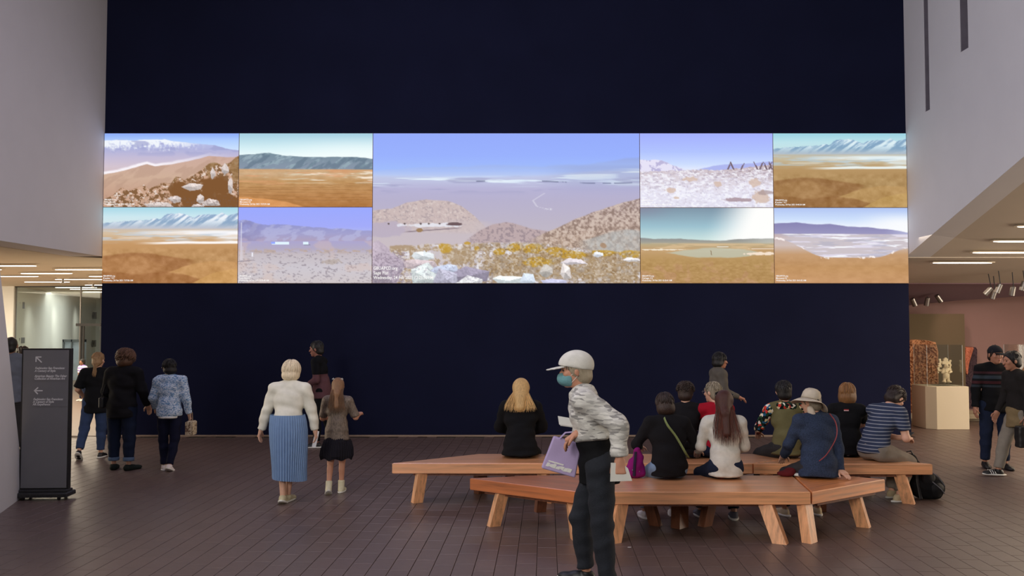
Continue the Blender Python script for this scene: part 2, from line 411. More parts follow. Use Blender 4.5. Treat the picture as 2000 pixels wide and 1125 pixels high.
b = MB(); b.box(-12, 12, -9, 18, 9.6, 9.75); struct(b.build('ceiling', M_white))
# left gallery beyond the lobby
c0 = PY(29, 640, 27.9); c1 = PY(187, 640, 42.5)
b = MB()
b.extr([(c0.x, 27.9, 0), (c1.x, 42.5, 0), (c1.x, 42.5, 3.27), (c0.x, 27.9, 3.27)], (-.3, 0, 0))
b.box(-30, c0.x, 27.8, 27.899, 0, 3.27); b.box(c1.x-.2, XL, 42.5, 42.7, 0, 3.27); b.box(-30, -29.8, 3, 28, 0, 3.2); b.box(XL, XL+.1, WY+.5, 43, 0, 3.3)
struct(b.build('wall_gallery_left', M_whiter))
# glass partition across the lobby: header, posts, panes
gp = empty('window_1'); struct(gp)
b = MB(); b.box(c0.x, XL, 27.86, 27.94, 3.19, 3.255); b.build('header', M_dark, gp)
pu = [30, 157, 196]
for u0, u1 in zip(pu[:-1], pu[1:]):
    a = PY(u0, 640, 27.9).x; c = PY(u1, 640, 27.9).x
    b = MB(); b.box(a+.02, c-.02, 27.89, 27.905, .02, 3.19); b.build('glass_pane', M_glass, gp)
for u0 in (30.5, 157):
    a = PY(u0, 640, 27.9).x; b = MB(); b.box(a-.015, a+.015, 27.87, 27.92, 0, 3.19); b.build('glass_joint', M_metal, gp)
dr = empty('door_1'); struct(dr)
a = PY(151, 636, 27.6); c_ = PY(200, 636, 27.6)
b = MB(); b.box(a.x, c_.x, 27.5, 27.6, 1.985, 2.07); b.build('door_rail', M_dark, dr)
for u0 in (158.5, 163.5):
    a = PY(u0, 640, 27.55); b = MB(); b.cyl((a.x, 27.55, .02), (a.x, 27.55, 1.99), .035, k=10); b.build('door_handle', M_dark, dr)
# display window in the far white wall
dw = struct(empty('window_2')); Yd = 33.0
w0 = PY(122, 663, Yd); w1 = PY(166, 663, Yd)
b = MB(); b.box(w0.x, w1.x, Yd, Yd+.12, w0.z-.09, w0.z); b.box(w0.x, w0.x+.05, Yd, Yd+.12, 0, w0.z); b.box(w1.x-.05, w1.x, Yd, Yd+.12, 0, w0.z); b.box((w0.x+w1.x)/2-.1, (w0.x+w1.x)/2-.06, Yd, Yd+.12, 0, w0.z); b.build('window_frame', mat('grey_frame', rgb(110, 116, 120), .5), dw)
b = MB(); b.box(w0.x, w1.x, Yd+.06, Yd+.08, 0, w0.z-.05); b.build('window_pane', mat('pale_blue_panel', rgb(190, 205, 225), .3), dw)

# ceiling strip lights
def strip(u0, u1, v, plane, label, group, mm=M_lamp, w=.14):
    """plane(x, y) -> z of the ceiling; fixture runs parallel to the screen wall"""
    d_ = ray((u0+u1)/2, v); lo, hi = 5.0, 60.0
    for _ in range(60):
        md = (lo+hi)/2; z = CH+d_[2]/d_[1]*md
        if z < plane(md): lo = md
        else: hi = md
    Y = lo; x0 = ray(u0, v)[0]/ray(u0, v)[1]*Y; x1 = ray(u1, v)[0]/ray(u1, v)[1]*Y; z = plane(Y)
    t = tag(empty('strip_light', ((x0+x1)/2, Y, z-.01)), label, 'ceiling light', group); h_ = (x1-x0)/2
    b = MB(); b.box(-h_-.03, h_+.03, -w/2-.02, w/2+.02, -.012, .004); b.build('housing', M_ceil, t)
    b = MB(); b.prism([(-h_, 0), (-h_+.12, -w/2), (h_-.12, -w/2), (h_, 0), (h_-.12, w/2), (-h_+.12, w/2)], -.022, -.012); b.build('diffuser', mm, t)
pl = lambda Y: (3.10+(Y-4)*(LZ-3.10)/(WY-4) if Y < WY else LZ+.0003*(Y-WY))-.03
for u0, u1, v, lab in ((-60, 71, 517, 'nearest glowing strip light in the lobby ceiling, cut off by the left picture edge'),
    (-60, 3, 524.5, 'strip light whose tip just shows at the left picture edge'), (108, 206, 524.5, 'right-hand strip light of the second row, running behind the navy wall edge'),
    (41, 141, 532, 'strip light in the middle of the lobby ceiling, third row from the viewer'), (-60, 75, 538, 'fourth-row strip light cut off by the left picture edge'),
    (174, 215, 538, 'short visible end of a strip light beside the navy wall, fourth row'), (108, 210, 544, 'strip light right of centre in the fifth row of the lobby ceiling'),
    (48, 136, 549, 'last strip light on the left before the glass partition'), (166, 210, 555, 'strip light touching the navy wall just before the glass partition'),
    (108, 189, 560, 'first strip light seen behind the glass partition'), (137, 199, 563.5, 'second strip light seen behind the glass partition'), (162, 199, 569, 'farthest strip light behind the glass partition')):
    strip(u0, u1, v, pl, lab, 'strip lights of the lobby ceiling', M_lampc, .11+(0 if v < 556 else .05))
pr = lambda Y: (rz_(Y) if Y < 16.5 else rz_(16.5)-(Y-16.5)*.175)-.02
for u0, u1, v, lab in ((1822, 1937, 511, 'lowest strip light on the right, level with the fold of the soffit'), (1900, 2050, 491, 'second strip light up the sloping soffit on the right'),
    (1940, 2060, 469, 'third strip light up the sloping soffit on the right'), (1987, 2060, 440, 'highest strip light on the right, only its tip in view')):
    strip(u0, u1, v, pr, lab, 'strip lights of the right soffit', M_lamp, .09)
for u, v in ((123, 541), (182, 551)):
    d_ = ray(u, v); Y = (LZ-CH)/d_[2]*d_[1]; x = d_[0]/d_[1]*Y
    t = tag(empty('sprinkler', (x, Y, LZ-.02)), 'small ceiling sprinkler near the %s' % ('navy wall edge' if u > 150 else 'middle of the lobby ceiling'), 'sprinkler')
    b = MB(); b.cyl((0, 0, -.03), (0, 0, 0), .12, .16); b.build('escutcheon', M_ceil, t)
    b = MB(); b.cyl((0, 0, -.12), (0, 0, -.02), .03); b.cyl((0, 0, -.14), (0, 0, -.12), .07); b.build('sprinkler_head', M_metal, t)
# small spotlights washing the white gallery wall, each a bracket and two heads
for u, v, Y, w in ((38, 596, 28.6, .15), (38, 665, 28.6, .13), (183, 616, 41.5, .22), (182, 671, 41.5, .22)):
    p = PY(u, v, Y)
    t = tag(empty('wall_fixture', p), 'small grey twin-headed fixture on the white gallery wall, %s %s' % ('upper' if v in (596, 616) else 'lower', 'near the left glass joint' if u < 100 else 'beside the navy wall'), 'wall light')
    b = MB(); b.box(-.02-w*.1, .02-w*.1, -.02, .3, -w*.7, w*.7); b.build('bracket', M_metal, t)
    b = MB(); b.cyl((0, -.1, -w*.35), (w*.22, -.14, w*.5), w*.13); b.build('lamp_head', M_metal, t)
    b = MB(); b.cyl((w*.3, -.1, -w*.3), (w*.55, -.14, w*.55), w*.13); b.build('lamp_head', M_metal, t)
for x, y in ((-16.2, 29.6), (-17.6, 33.5), (-18.6, 37.5)):
    spot('wall_washer', (x+1.5, y-.2, 3.1), (x-.3, y+.4, 1.2), 60, (1, .95, .85), 62, 1.0, .3)
# track spotlights of the right gallery
def track(u, v, Y, tilt, zc, lab):
    p = PY(u, v, Y); t = tag(empty('track_spotlight', p), lab, 'spotlight', 'track spotlights of the right gallery')
    dx, dy = math.sin(R(tilt)), .25; d_ = Vector((dx, dy, -math.cos(R(tilt)))).normalized()
    b = MB(); b.cyl(-d_*.075, d_*.10, .05, .055); b.build('lamp_can', M_metal, t, smooth=False)
    b = MB(); b.cyl(d_*.098, d_*.104, .045); b.build('lens', mat('lens_dark', rgb(30, 26, 24), .2), t)
    b = MB(); b.cyl(-d_*.07, (0, 0, zc-p.z), .009, k=8); b.build('stem', M_dark, t)
track(1784, 589, 19.4, 28, 2.60, 'leftmost track spotlight, half behind the navy wall edge'); track(1811, 588, 19.4, -6, 2.62, 'second track spotlight from the navy wall, pointing nearly straight down')
track(1833, 582, 19.4, 40, 2.66, 'third track spotlight from the navy wall, tilted to the right')
track(1931, 568, 17.7, -40, 3.02, 'dark spotlight at the left of the right-hand cluster, tilted left'); track(1941, 574, 17.95, -14, 3.02, 'middle spotlight of the right-hand cluster, hanging lowest')
track(1951, 562, 17.4, -18, 3.06, 'silver spotlight at the right of the right-hand cluster, hanging highest'); track(1978, 567, 17.5, -5, 3.04, 'single silver spotlight right of the cluster')
track(1999, 557, 17.3, -12, 3.06, 'spotlight cut off by the right picture edge')

# ------------------------------------------------------------------ right gallery exhibits
b = MB(); b.box(8.0, 10.05, 18.9, 20.4, .055, .15); b.box(7.9, 9.9, 19.0, 20.4, 0, .055)
tag(b.build('display_ledge', M_cream), 'low cream display ledge running behind the white plinth', 'ledge')
b = MB(); b.box(7.9, (1884-1000)/F*19.7*.999, 19.7, 19.85, .15, PY(1840, 613, 19.7).z); tag(b.build('partition_panel', M_beige), 'tall beige partition panel standing behind the carved stone slab', 'panel')
M_stone = mat('carved_stone', rgb(178, 128, 92), .9, .9, 22, .35, 9)
def slab(name, outline, y0, th, m, label, amp=.02, res=46, fr=1.0):
    """carved slab: front face displaced by relief, rounded outline [(x,z)]"""
    xs = [p[0] for p in outline]; zs = [p[1] for p in outline]; x0, x1, z0, z1 = min(xs), max(xs), min(zs), max(zs)
    nz = int(res*(z1-z0)/(x1-x0)); V = []; rows = nz+1; cols = res+1
    def span(z):
        cr = []
        for i in range(len(outline)):
            (xa, za), (xb, zb) = outline[i-1], outline[i]
            if (za-z)*(zb-z) <= 0 and za != zb: cr.append(xa+(xb-xa)*(z-za)/(zb-za))
        return (min(cr), max(cr)) if cr else (x0, x1)
    for r_ in range(rows):
        z = z0+(z1-z0)*(r_/nz)*.9999+1e-5; a, c = span(z)
        for k in range(cols):
            x = a+(c-a)*k/res
            w = math.sin(x*41*fr+3*math.sin(z*17*fr))*math.sin(z*37*fr+3*math.sin(x*23))+.6*math.sin(x*90+2*math.sin(z*61))*math.sin(z*77+x*30)
            e_ = min(1, min(k, res-k)/3, (nz-r_)/3)
            V.append((x, y0+(0 if e_ >= 1 else .03*(1-e_))-amp*(1.2 if w > .15 else (-.6 if w < -.25 else w*3))*e_, z))
    n = rows*cols
    for r_ in range(rows):
        for k in (0, res): x, _, z = V[r_*cols+k]; V.append((x, y0+th, z))
    Fc = [(r_*cols+k, r_*cols+k+1, (r_+1)*cols+k+1, (r_+1)*cols+k) for r_ in range(nz) for k in range(res)]
    for r_ in range(nz):
        Fc.append((r_*cols, (r_+1)*cols, n+2*(r_+1), n+2*r_)); Fc.append((r_*cols+res, n+2*r_+1, n+2*(r_+1)+1, (r_+1)*cols+res)); Fc.append((n+2*r_, n+2*r_+2, n+2*r_+3, n+2*r_+1))
    Fc.append(tuple(range(nz*cols, nz*cols+cols))+(n+2*nz+1, n+2*nz)); o = mesh_obj(name, V, Fc, m, None, smooth=False); tag(o, label, 'sculpture'); return o
zt = PY(1800, 663, 19.2).z
slab('carved_stele', [(8.15, .15), (9.03, .15), (9.06, .5), (9.07, 1.45), (9.02, zt-.06), (8.85, zt-.02), (8.6, zt), (8.35, zt-.03), (8.15, zt-.1)], 19.15, .25, M_stone, 'tall carved brown stone slab standing on the cream ledge', .022)
slab('relief_shadow_slab', [(10.08, .15), (10.34, .15), (10.36, .5), (10.40, 1.46), (10.36, 1.52), (10.24, 1.53), (10.12, 1.48), (10.10, .9)], 20.12, .22, mat('relief_shadow_dark', rgb(70, 52, 60), .95, .4, 30, .3), 'dark slab standing in for the shadow of the red fragment', .006)  # the relief's dark shadow, put in as a dark-coloured slab
slab('red_stone_relief', [(10.04, .92), (10.10, 1.2), (10.20, 1.50), (10.18, 1.53), (10.0, 1.535), (9.94, 1.5), (9.96, 1.2), (10.0, .95)], 19.88, .24, mat('red_stone', rgb(186, 110, 84), .95, .5, 40, .3), 'tapering reddish stone relief mounted right of the beige panel', .006, 24)
def plinth_case(x0, x1, y0, y1, h, zg, lab1, lab2, cham=.15):
    b = MB(); b.prism([(x0, y0+.15), (x0+cham, y0), (x1, y0), (x1, y1), (x0, y1)], 0, h, .008); tag(b.build('plinth', M_cream), lab1, 'plinth')
    t = tag(empty('vitrine', (0, 0, 0)), lab2, 'display case'); gx0, gx1, gy0, gy1 = x0+.02, x1-.06, y0+.1, y1-.08
    for nm, q in (('pane', (gx0, gx1, gy0, gy0+.008, h, zg)), ('pane', (gx0, gx1, gy1-.008, gy1, h, zg)), ('pane', (gx0, gx0+.008, gy0+.008, gy1-.008, h, zg)), ('pane', (gx1-.008, gx1, gy0+.008, gy1-.008, h, zg)), ('top_pane', (gx0, gx1, gy0, gy1, zg, zg+.008))):
        b = MB(); b.box(*q); b.build(nm, M_acryl, t)
    me_ = mat('acrylic_edge', rgb(190, 196, 196), .3)
    for xx in (gx0, gx1):
        for yy in (gy0, gy1): b = MB(); b.cyl((xx, yy, h), (xx, yy, zg), .004, k=6); b.build('glued_edge', me_, t)
    return gx0, gx1, gy0, gy1
PH = PY(1860, 755, 17.4).z
plinth_case(8.03, 8.80, 17.4, 18.15, PH, PY(1850, 674, 17.5).z, 'white plinth with one chamfered corner carrying the ceramic figure', 'clear vitrine over the cream ceramic figure')
plinth_case(9.84, 10.62, 17.4, 18.15, PH, PY(1850, 674, 17.5).z, 'white plinth at the right picture edge behind the walkers', 'clear vitrine at the right picture edge')
# ceramic figure with a stepped headdress
cx, cy = PY(1847, 700, 17.75).x, 17.75; z0 = PH
M_cer = mat('pale_ceramic', rgb(226, 204, 168), .8, .3, 60, .12, 30)
t = tag(empty('ceramic_figure', (cx, cy, z0)), 'cream ceramic seated figure with a stepped headdress inside the vitrine', 'sculpture')
b = MB(); b.bbox(-.24, .10, -.14, .14, 0, .03, .004); b.bbox(-.155, .105, -.11, .11, .03, .06, .004); b.build('figure_base', M_acryl, t)
pr_ = [E((0, 0, .30), (.055, .045, .07)), E((0, -.02, .375), (.042, .04, .05)), C((-.035, 0, .06), (-.03, 0, .23), .028), C((.045, 0, .06), (.035, 0, .23), .028), E((0, -.01, .20), (.06, .045, .07)),
       E((0, -.055, .37), (.012, .02, .014), k=.008), C((-.05, 0, .32), (-.085, -.03, .25), .02), C((-.085, -.03, .25), (-.02, -.06, .27), .016), C((.05, 0, .32), (.09, -.03, .27), .02), C((.09, -.03, .27), (.04, -.06, .25), .016),
       E((-.05, -.02, .07), (.035, .06, .02)), E((.055, -.02, .07), (.035, .06, .02)), B((0, .02, .44), (.075, .03, .03), k=.01), B((0, .02, .49), (.045, .03, .035), k=.008), B((0, .01, .525), (.02, .02, .02), k=.005)]
for k in range(6):
    zz = .27+.042*k
    pr_.append(B((-.10-.012*(k % 2)-.03*(k == 1), .02, zz+.02), (.024, .02, .022), k=.006)); pr_.append(B((.085+.012*(k % 2), .02, zz), (.02, .02, .02), k=.006))
    if k < 4: pr_.append(B((-.15+.006*k, .01, zz-.02+.045*(k > 1)), (.016, .016, .016), k=.006))
pr_ += [E((-.016, -.052, .385), (.007, .012, .006), k=.003, sub=True), E((.016, -.052, .385), (.007, .012, .006), k=.003, sub=True), E((0, -.06, .35), (.014, .012, .005), k=.003, sub=True)]
sdf_obj('figure_body', pr_, M_cer, t, h=.0065)
p = PY(2003, 725, 17.75); t = sdf_obj('stone_head', [E((0, 0, .15), (.13, .12, .17)), C((0, .02, 0), (0, .02, .1), .08), E((-.05, -.12, .14), (.03, .03, .04), k=.02), B((0, 0, -.02), (.14, .12, .03), k=.01)], M_stone, None, h=.014); t.location = (p.x+.05, 17.75, PH+.062)
t.name = 'sculpture'; tag(t, 'brown stone head inside the vitrine at the right picture edge', 'sculpture')
spot('exhibit_spot', (9.0, 16.9, 2.9), (8.4, 17.7, .9), 24, (1, .82, .62), 45)
spot('stele_spot', (9.2, 18.3, 2.8), (8.7, 19.3, 1.2), 22, (1, .78, .6), 50)
spot('fragment_spot', (9.0, 18.4, 2.85), (10.6, 20.3, 1.1), 40, (1, .66, .60), 60)

# ------------------------------------------------------------------ signboard
sx0, sx1 = G(50, 970).x, G(146, 970).x; SY = 10.5
t = tag(empty('direction_sign', ((sx0+sx1)/2, SY, 0), R(3)), 'dark grey freestanding direction sign with white arrows beside the white wall', 'sign')
W2 = .275; HT = 1.735
b = MB(); b.box(-W2, W2, -.035, .035, .10, HT); b.build('frame', M_dark, t)
b = MB(); b.box(-W2+.018, W2-.018, -.043, -.03, .13, HT-.018); b.build('face_panel', mat('sign_grey', rgb(122, 122, 125), .55, var=.03), t)
b = MB(); b.bbox(-W2-.02, W2+.02, -.13, .13, .035, .085, .012); b.bbox(-W2-.005, W2+.005, -.08, .08, .085, .115, .01); b.build('base', mat('scuffed_black', rgb(42, 42, 43), .35, .5, 60, .3, 30), t)
for sx in (-1, 1):
    for sy in (-1, 1):
        b = MB(); b.cyl((sx*.2-.012, sy*.09, .022), (sx*.2+.012, sy*.09, .022), .022, k=14); b.build('caster_wheel', M_dark, t)
M_ink = mat('white_lettering', rgb(236, 236, 236), .6, var=0); M_line = mat('thin_rule', rgb(112, 112, 114), .6, var=0)
def text_mesh(name, s, size, m, parent, loc, rot=(PI/2, 0, 0), shear=0.0, bold=0.0, ext=.0008, align='LEFT', width=None):
    c = bpy.data.curves.new('t', 'FONT'); c.body = s; c.size = size; c.shear = shear; c.offset = bold; c.extrude = ext; c.align_x = align; c.resolution_u = 3
    o = bpy.data.objects.new('t', c); COL.objects.link(o); dg = bpy.context.evaluated_depsgraph_get(); dg.update()
    me = bpy.data.meshes.new_from_object(o.evaluated_get(dg)); bpy.data.objects.remove(o); me.materials.clear(); me.materials.append(m)
    if width:
        xs = [v.co.x for v in me.vertices]; k = width/(max(xs)-min(xs))
        for v in me.vertices: v.co.x *= k
    q = bpy.data.objects.new(name, me); COL.objects.link(q); q.location = loc; q.rotation_euler = rot
    if parent: q.parent = parent
    return q
def sz(v): return PY(100, v, SY).z
def sxx(u): return PY(u, 760, SY).x-(sx0+sx1)/2
fy = -.0445
for s, u0, u1, v, sh in (('Fashioning San Francisco:', 71.5, 128, 720.5, .28), ('A Century of Style', 71, 111, 725.8, .28), ('American Beauty: The Osher', 71, 133, 736, .28), ('Collection of American Art', 71, 128.5, 741, .28),
                     ('Fashioning San Francisco:', 69.5, 126, 781, .28), ('A Century of Style', 69, 109, 786, .28), ('AR Experience', 69, 102, 791, 0)):
    text_mesh('lettering', s, .036, M_ink, t, (sxx(u0), fy, sz(v)), shear=sh, bold=.0009, width=sxx(u1)-sxx(u0))
for v, u0, u1 in ((742.8, 71, 136), (793.3, 69, 136)):
    b = MB(); b.box(sxx(u0), sxx(u1), fy-.001, fy+.001, sz(v)-.003, sz(v)); b.build('rule_line', M_line, t)
def bar(mb, a, c, w):
    a = Vector((sxx(a[0]), 0, sz(a[1]))); c = Vector((sxx(c[0]), 0, sz(c[1]))); d_ = (c-a).normalized(); n_ = Vector((-d_.z, 0, d_.x))*w/2
    P = [a-n_, c-n_, c+n_, a+n_]; mb.extr([(p.x, fy+.0005, p.z) for p in P], (0, -.002, 0))
b = MB(); bar(b, (73.3, 697), (84, 707.5), .013); bar(b, (72.9, 697), (83.3, 697), .013); bar(b, (73.2, 696.5), (73.2, 706.5), .013); b.build('arrow', M_ink, t)
b = MB(); bar(b, (71.5, 762.5), (87, 762.5), .013); bar(b, (71, 763), (78.3, 756.2), .013); bar(b, (71, 762), (78, 769), .013); b.build('arrow', M_ink, t)
# ------------------------------------------------------------------ projected video wall
def _h(ix, iy, s): 
    n = (ix.astype(np.int64)*374761393+iy.astype(np.int64)*668265263+s*1442695041) & 0x7fffffff
    n = (n ^ (n >> 13))*1274126177 & 0x7fffffff; return ((n ^ (n >> 16)) & 0xffff)/65535.0
def vn(x, y, s=0):
    ix = np.floor(x).astype(int); iy = np.floor(y).astype(int); fx = x-ix; fy_ = y-iy; fx = fx*fx*(3-2*fx); fy_ = fy_*fy_*(3-2*fy_)
    return (_h(ix, iy, s)*(1-fx)+_h(ix+1, iy, s)*fx)*(1-fy_)+(_h(ix, iy+1, s)*(1-fx)+_h(ix+1, iy+1, s)*fx)*fy_
def fb(x, y, s=0, o=4):
    a = .5; r_ = 0; t_ = 0
    for i in range(o): r_ = r_+a*vn(x*2**i, y*2**i, s+i*17); t_ += a; a *= .55
    return r_/t_
def sm(a, b_, x): t_ = np.clip((x-a)/(b_-a+1e-9), 0, 1); return t_*t_*(3-2*t_)
class Cv:
    def __init__(s, nu, nv):
        s.u, s.v = np.meshgrid(np.linspace(0, 1, nu), np.linspace(0, 1, nv)); s.c = np.zeros((nv, nu, 3))
    def put(s, m, col):
        m = np.clip(m, 0, 1)[..., None]; col = np.asarray(col, float)
        s.c = s.c*(1-m)+col*m
    def grad(s, stops, v=None):
        v = s.v if v is None else v
        return np.stack([np.interp(v, [q[0] for q in stops], [q[1][i] for q in stops]) for i in range(3)], -1)
    def line(s, pts, amp=0, fr=12, sd=1): return np.interp(s.u, [p[0] for p in pts], [p[1] for p in pts])+amp*(fb(s.u*fr, s.u*0+sd, sd, 5)-.5)*2
    def below(s, y, w=.012): return sm(-w/2, w/2, s.v-y)
def blob(c, u, v, ru, rv, col, sd=0, rough=.35, a=1, soft=.18):
    d_ = np.sqrt(((c.u-u)/ru)**2+((c.v-v)/rv)**2)+rough*(fb(c.u*40, c.v*22, sd, 3)-.5)*2; c.put(a*sm(1+soft, 1-soft, d_), col)
def rock(c, u, v, ru, rv, col, sd=0, a=1.0):
    r_ = random.Random(sd*77+int(u*1000)); k = r_.choice((5, 6, 7)); best = np.full(c.u.shape, -9.); br = np.zeros(c.u.shape); du = (c.u-u)/ru+.14*(fb(c.u*30, c.v*20, sd, 3)-.5); dv = (c.v-v)/rv+.14*(fb(c.u*30, c.v*20, sd+5, 3)-.5)
    for i in range(k):
        an = 2*PI*(i+r_.uniform(-.3, .3))/k; d_ = (du*math.cos(an)+dv*math.sin(an))/r_.uniform(.72, 1.0); m_ = d_ > best; best = np.where(m_, d_, best); br = np.where(m_, 1-.14*math.sin(an)+r_.uniform(-.06, .05), br)
    gr = 1+.16*(fb(c.u*150, c.v*90, sd+9, 2)-.5); m = sm(1.0, .93, best)*a; cc = np.asarray(col, float)[None, None, :]*(br*gr)[..., None]; c.c = c.c*(1-m[..., None])+np.clip(cc, 0, 255)*m[..., None]
def keeler(c, k=1.0):
    c.put(c.u*0+1, c.grad([(0, (168, 216, 232)), (.12, (205, 232, 240)), (.3, (222, 232, 232))]))
    y = c.line([(0, .22), (.18, .18), (.3, .18), (.42, .15), (.48, .10), (.57, .07), (.63, .11), (.68, .13), (.74, .08), (.83, .09), (.88, .07), (.93, .10), (1, .08)], .022, 26, 3)
    m = c.below(y); c.put(m, c.grad([(.08, (165, 190, 220)), (.2, (150, 178, 205)), (.29, (188, 186, 196))]))
    rg = fb(c.u*34+c.v*26, c.v*9, 5, 4); c.put(m*sm(.44, .60, rg)*sm(.28, .14, c.v), (240, 246, 252)); c.put(m*.22, (232, 236, 242)); c.put(m*sm(.46, .36, rg)*sm(.3, .18, c.v)*.5, (118, 148, 184))
    b_ = c.below(.285+0*c.u, .02); c.put(b_, c.grad([(.28, (205, 190, 175)), (.35, (214, 190, 160)), (.48, (198, 152, 104)), (.7, (190, 146, 98)), (1, (176, 122, 76))]))
    st = fb(c.u*5, c.v*42, 9, 4)
    c.put(b_*sm(.28, .33, c.v)*sm(.40, .33, c.v)*sm(.25, .8, c.u+.3*(st-.5)), (250, 250, 255)); c.put(b_*sm(.44, .62, st)*sm(.28, .34, c.v)*sm(.50, .40, c.v)*.7, (196, 208, 222)); c.put(b_*sm(.42, .6, fb(c.u*3+4, c.v*30, 61, 3))*sm(.29, .33, c.v)*sm(.48, .42, c.v)*sm(.1, .6, c.u)*.8, (250, 248, 250))
    c.put(b_*sm(.025, .008, np.abs(c.v-.465+.02*(c.u-.7)+.02*(st-.5)))*sm(.2, .5, c.u), (255, 250, 248)); c.put(b_*sm(.45, .6, fb(c.u*4, c.v*30, 13, 4))*sm(.3, .36, c.v)*sm(.46, .4, c.v)*.7, (232, 214, 196))
    hl = c.line([(0, .64), (.2, .60), (.35, .61), (.55, .66), (.68, .70)], .01, 12, 4)
    c.put(c.below(hl, .03)*sm(.72, .62, c.u+.3*(c.v-.7)), (166, 116, 74)); c.put(c.below(c.line([(0, .70), (.25, .64), (.5, .80), (.7, .9)], .03, 8, 6), .05)*sm(.6, .3, c.u)*.5, (196, 146, 98))
    c.put(c.below(c.line([(0, 1.1), (.4, .93), (.6, .78), (.8, .70), (1, .72)], .015, 9, 8), .02), (198, 150, 98)); c.put(c.below(c.line([(0, .84), (.3, .88), (.45, .84), (.6, .88), (.75, .96), (1, .95)], .02, 9, 18), .03)*.8, (160, 108, 66))
    c.put(c.below(c.line([(0, 1.2), (.65, 1.02), (.8, .88), (1, .80)], .01, 9, 12), .015), (206, 158, 100))
    n = fb(c.u*22, c.v*16, 31, 4)-.5; c.c += (b_*sm(.5, .6, c.v)*n*44)[..., None]
def p_yerba(c):
    c.put(c.u*0+1, c.grad([(0, (140, 172, 248)), (.1, (176, 206, 255)), (.22, (205, 226, 255))]))
    y = c.line([(0, .1), (.1, .09), (.2, .10), (.3, .085), (.45, .08), (.5, .1), (.6, .125), (.72, .14), (.82, .16), (.9, .21), (1, .23)], .01, 18, 2)
    m = c.below(y); c.put(m, c.grad([(.1, (186, 196, 238)), (.22, (178, 180, 220)), (.32, (196, 188, 216)), (.45, (212, 196, 208)), (.55, (214, 192, 196))]))
    sn = sm(.66, .44, c.v*2.6+fb(c.u*60, c.v*18, 4)*.6-.15-.1*(1-c.u)); c.put(m*sn*sm(.82, .5, c.u)*.9, (248, 252, 255)); c.put(m*sm(.5, .62, fb(c.u*7, c.v*14, 7))*sm(.36, .2, c.v)*.7, (160, 164, 208))
    h1 = c.line([(0, .56), (.1, .53), (.32, .42), (.38, .45), (.5, .42), (.62, .38), (.78, .31), (.9, .325), (1, .32)], .006, 14, 5)
    c.put(sm(.035, .008, np.abs(c.v-h1+.015+.02*(fb(c.u*8, c.v*30, 3)-.5)))*sm(1.02, .3, c.u), (250, 244, 250)); c.put(c.below(h1), c.grad([(.35, (206, 172, 158)), (.6, (208, 176, 154)), (.9, (196, 156, 134))]))
    c.put(c.below(h1)*sm(.5, .65, fb(c.u*10+c.v*6, c.v*6, 15))*.4, (180, 146, 128))
    h2 = c.line([(0, .90), (.07, .85), (.13, .74), (.18, .78), (.3, .70), (.34, .76), (.43, .68), (.5, .68), (.53, .60), (.57, .60), (.6, .64), (.7, .53), (.76, .44), (.82, .39), (.88, .44), (.95, .38), (1, .30)], .015, 40, 6)
    m = c.below(h2); nn_ = fb(c.u*46, c.v*30, 8, 4); c.put(m, (134, 98, 66)); c.put(m*sm(.46, .54, nn_), (206, 168, 144)); c.put(m*sm(.62, .66, fb(c.u*60, c.v*40, 28)), (228, 208, 196))
    c.put(m*sm(.5, .6, fb(c.u*8, c.v*5, 12))*sm(.72, .6, c.v)*.8, (150, 116, 76))
    for q in ((.60, .80, .11, .15), (.83, .72, .14, .12), (.72, .92, .16, .16), (.92, .95, .10, .12)): blob(c, *q, (130, 88, 52), 5)
    for q in ((.66, .73, .07, .06), (.53, .90, .055, .05), (.42, .98, .12, .05), (.72, .90, .03, .07), (.80, .95, .08, .05), (.94, .72, .022, .12), (.70, .99, .05, .03), (.81, .55, .02, .08), (.9, .5, .03, .08)): rock(c, *q, (206, 194, 190), 9)
    c.put(sm(.6, .7, fb(c.u*120, c.v*80, 41))*sm(.82, .9, c.v)*.5, (120, 96, 90))
def p_micro1(c):
    c.put(c.u*0+1, c.grad([(0, (166, 208, 226)), (.2, (214, 240, 246)), (.33, (244, 255, 255))])); c.put(sm(.1, .9, c.u)*sm(0, .3, c.v)*.7, (246, 255, 255))
    y = c.line([(0, .30), (.12, .285), (.22, .265), (.32, .30), (.5, .325), (.65, .325), (.8, .32), (1, .345)], .008, 14, 3); m = c.below(y)
    c.put(m, c.grad([(.28, (122, 144, 158)), (.45, (136, 150, 168))])); c.put(m*sm(.5, .66, fb(c.u*30+c.v*20, c.v*16, 4)), (150, 170, 182)); c.put(m*sm(.52, .4, fb(c.u*20+c.v*12, c.v*9, 6))*.5, (92, 112, 130))
    g_ = c.below(.485+.008*c.u, .015); c.put(g_, c.grad([(.48, (208, 166, 122)), (.56, (206, 172, 134)), (.66, (194, 150, 100)), (.85, (186, 134, 84)), (1, (178, 122, 70))]))
    st = fb(c.u*5, c.v*40, 12, 4); c.put(g_*sm(.48, .62, st)*sm(.74, .6, c.v)*sm(.1, .7, c.u+.2), (212, 194, 164)); c.put(g_*sm(.57, .66, st)*sm(.7, .62, c.v)*sm(.35, .6, c.u), (244, 226, 206)); c.put(g_*sm(.55, .68, fb(c.u*4, c.v*26, 19))*sm(.8, .6, c.v)*.7, (220, 160, 116))
    for k in range(7): c.put(g_*sm(.006, .002, np.abs(c.v-(.68+.035*k+.05*np.sin(c.u*3+k)*.4+.02*(fb(c.u*9, c.u*0, k)-.5))))*.35, (140, 98, 60))
    c.put(c.below(c.line([(0, .86), (.2, .89), (.35, .93), (.5, 1.01)], .01, 8, 4), .02), (220, 156, 98)); c.c += ((fb(c.u*18, c.v*26, 77)-.5)*26*g_)[..., None]
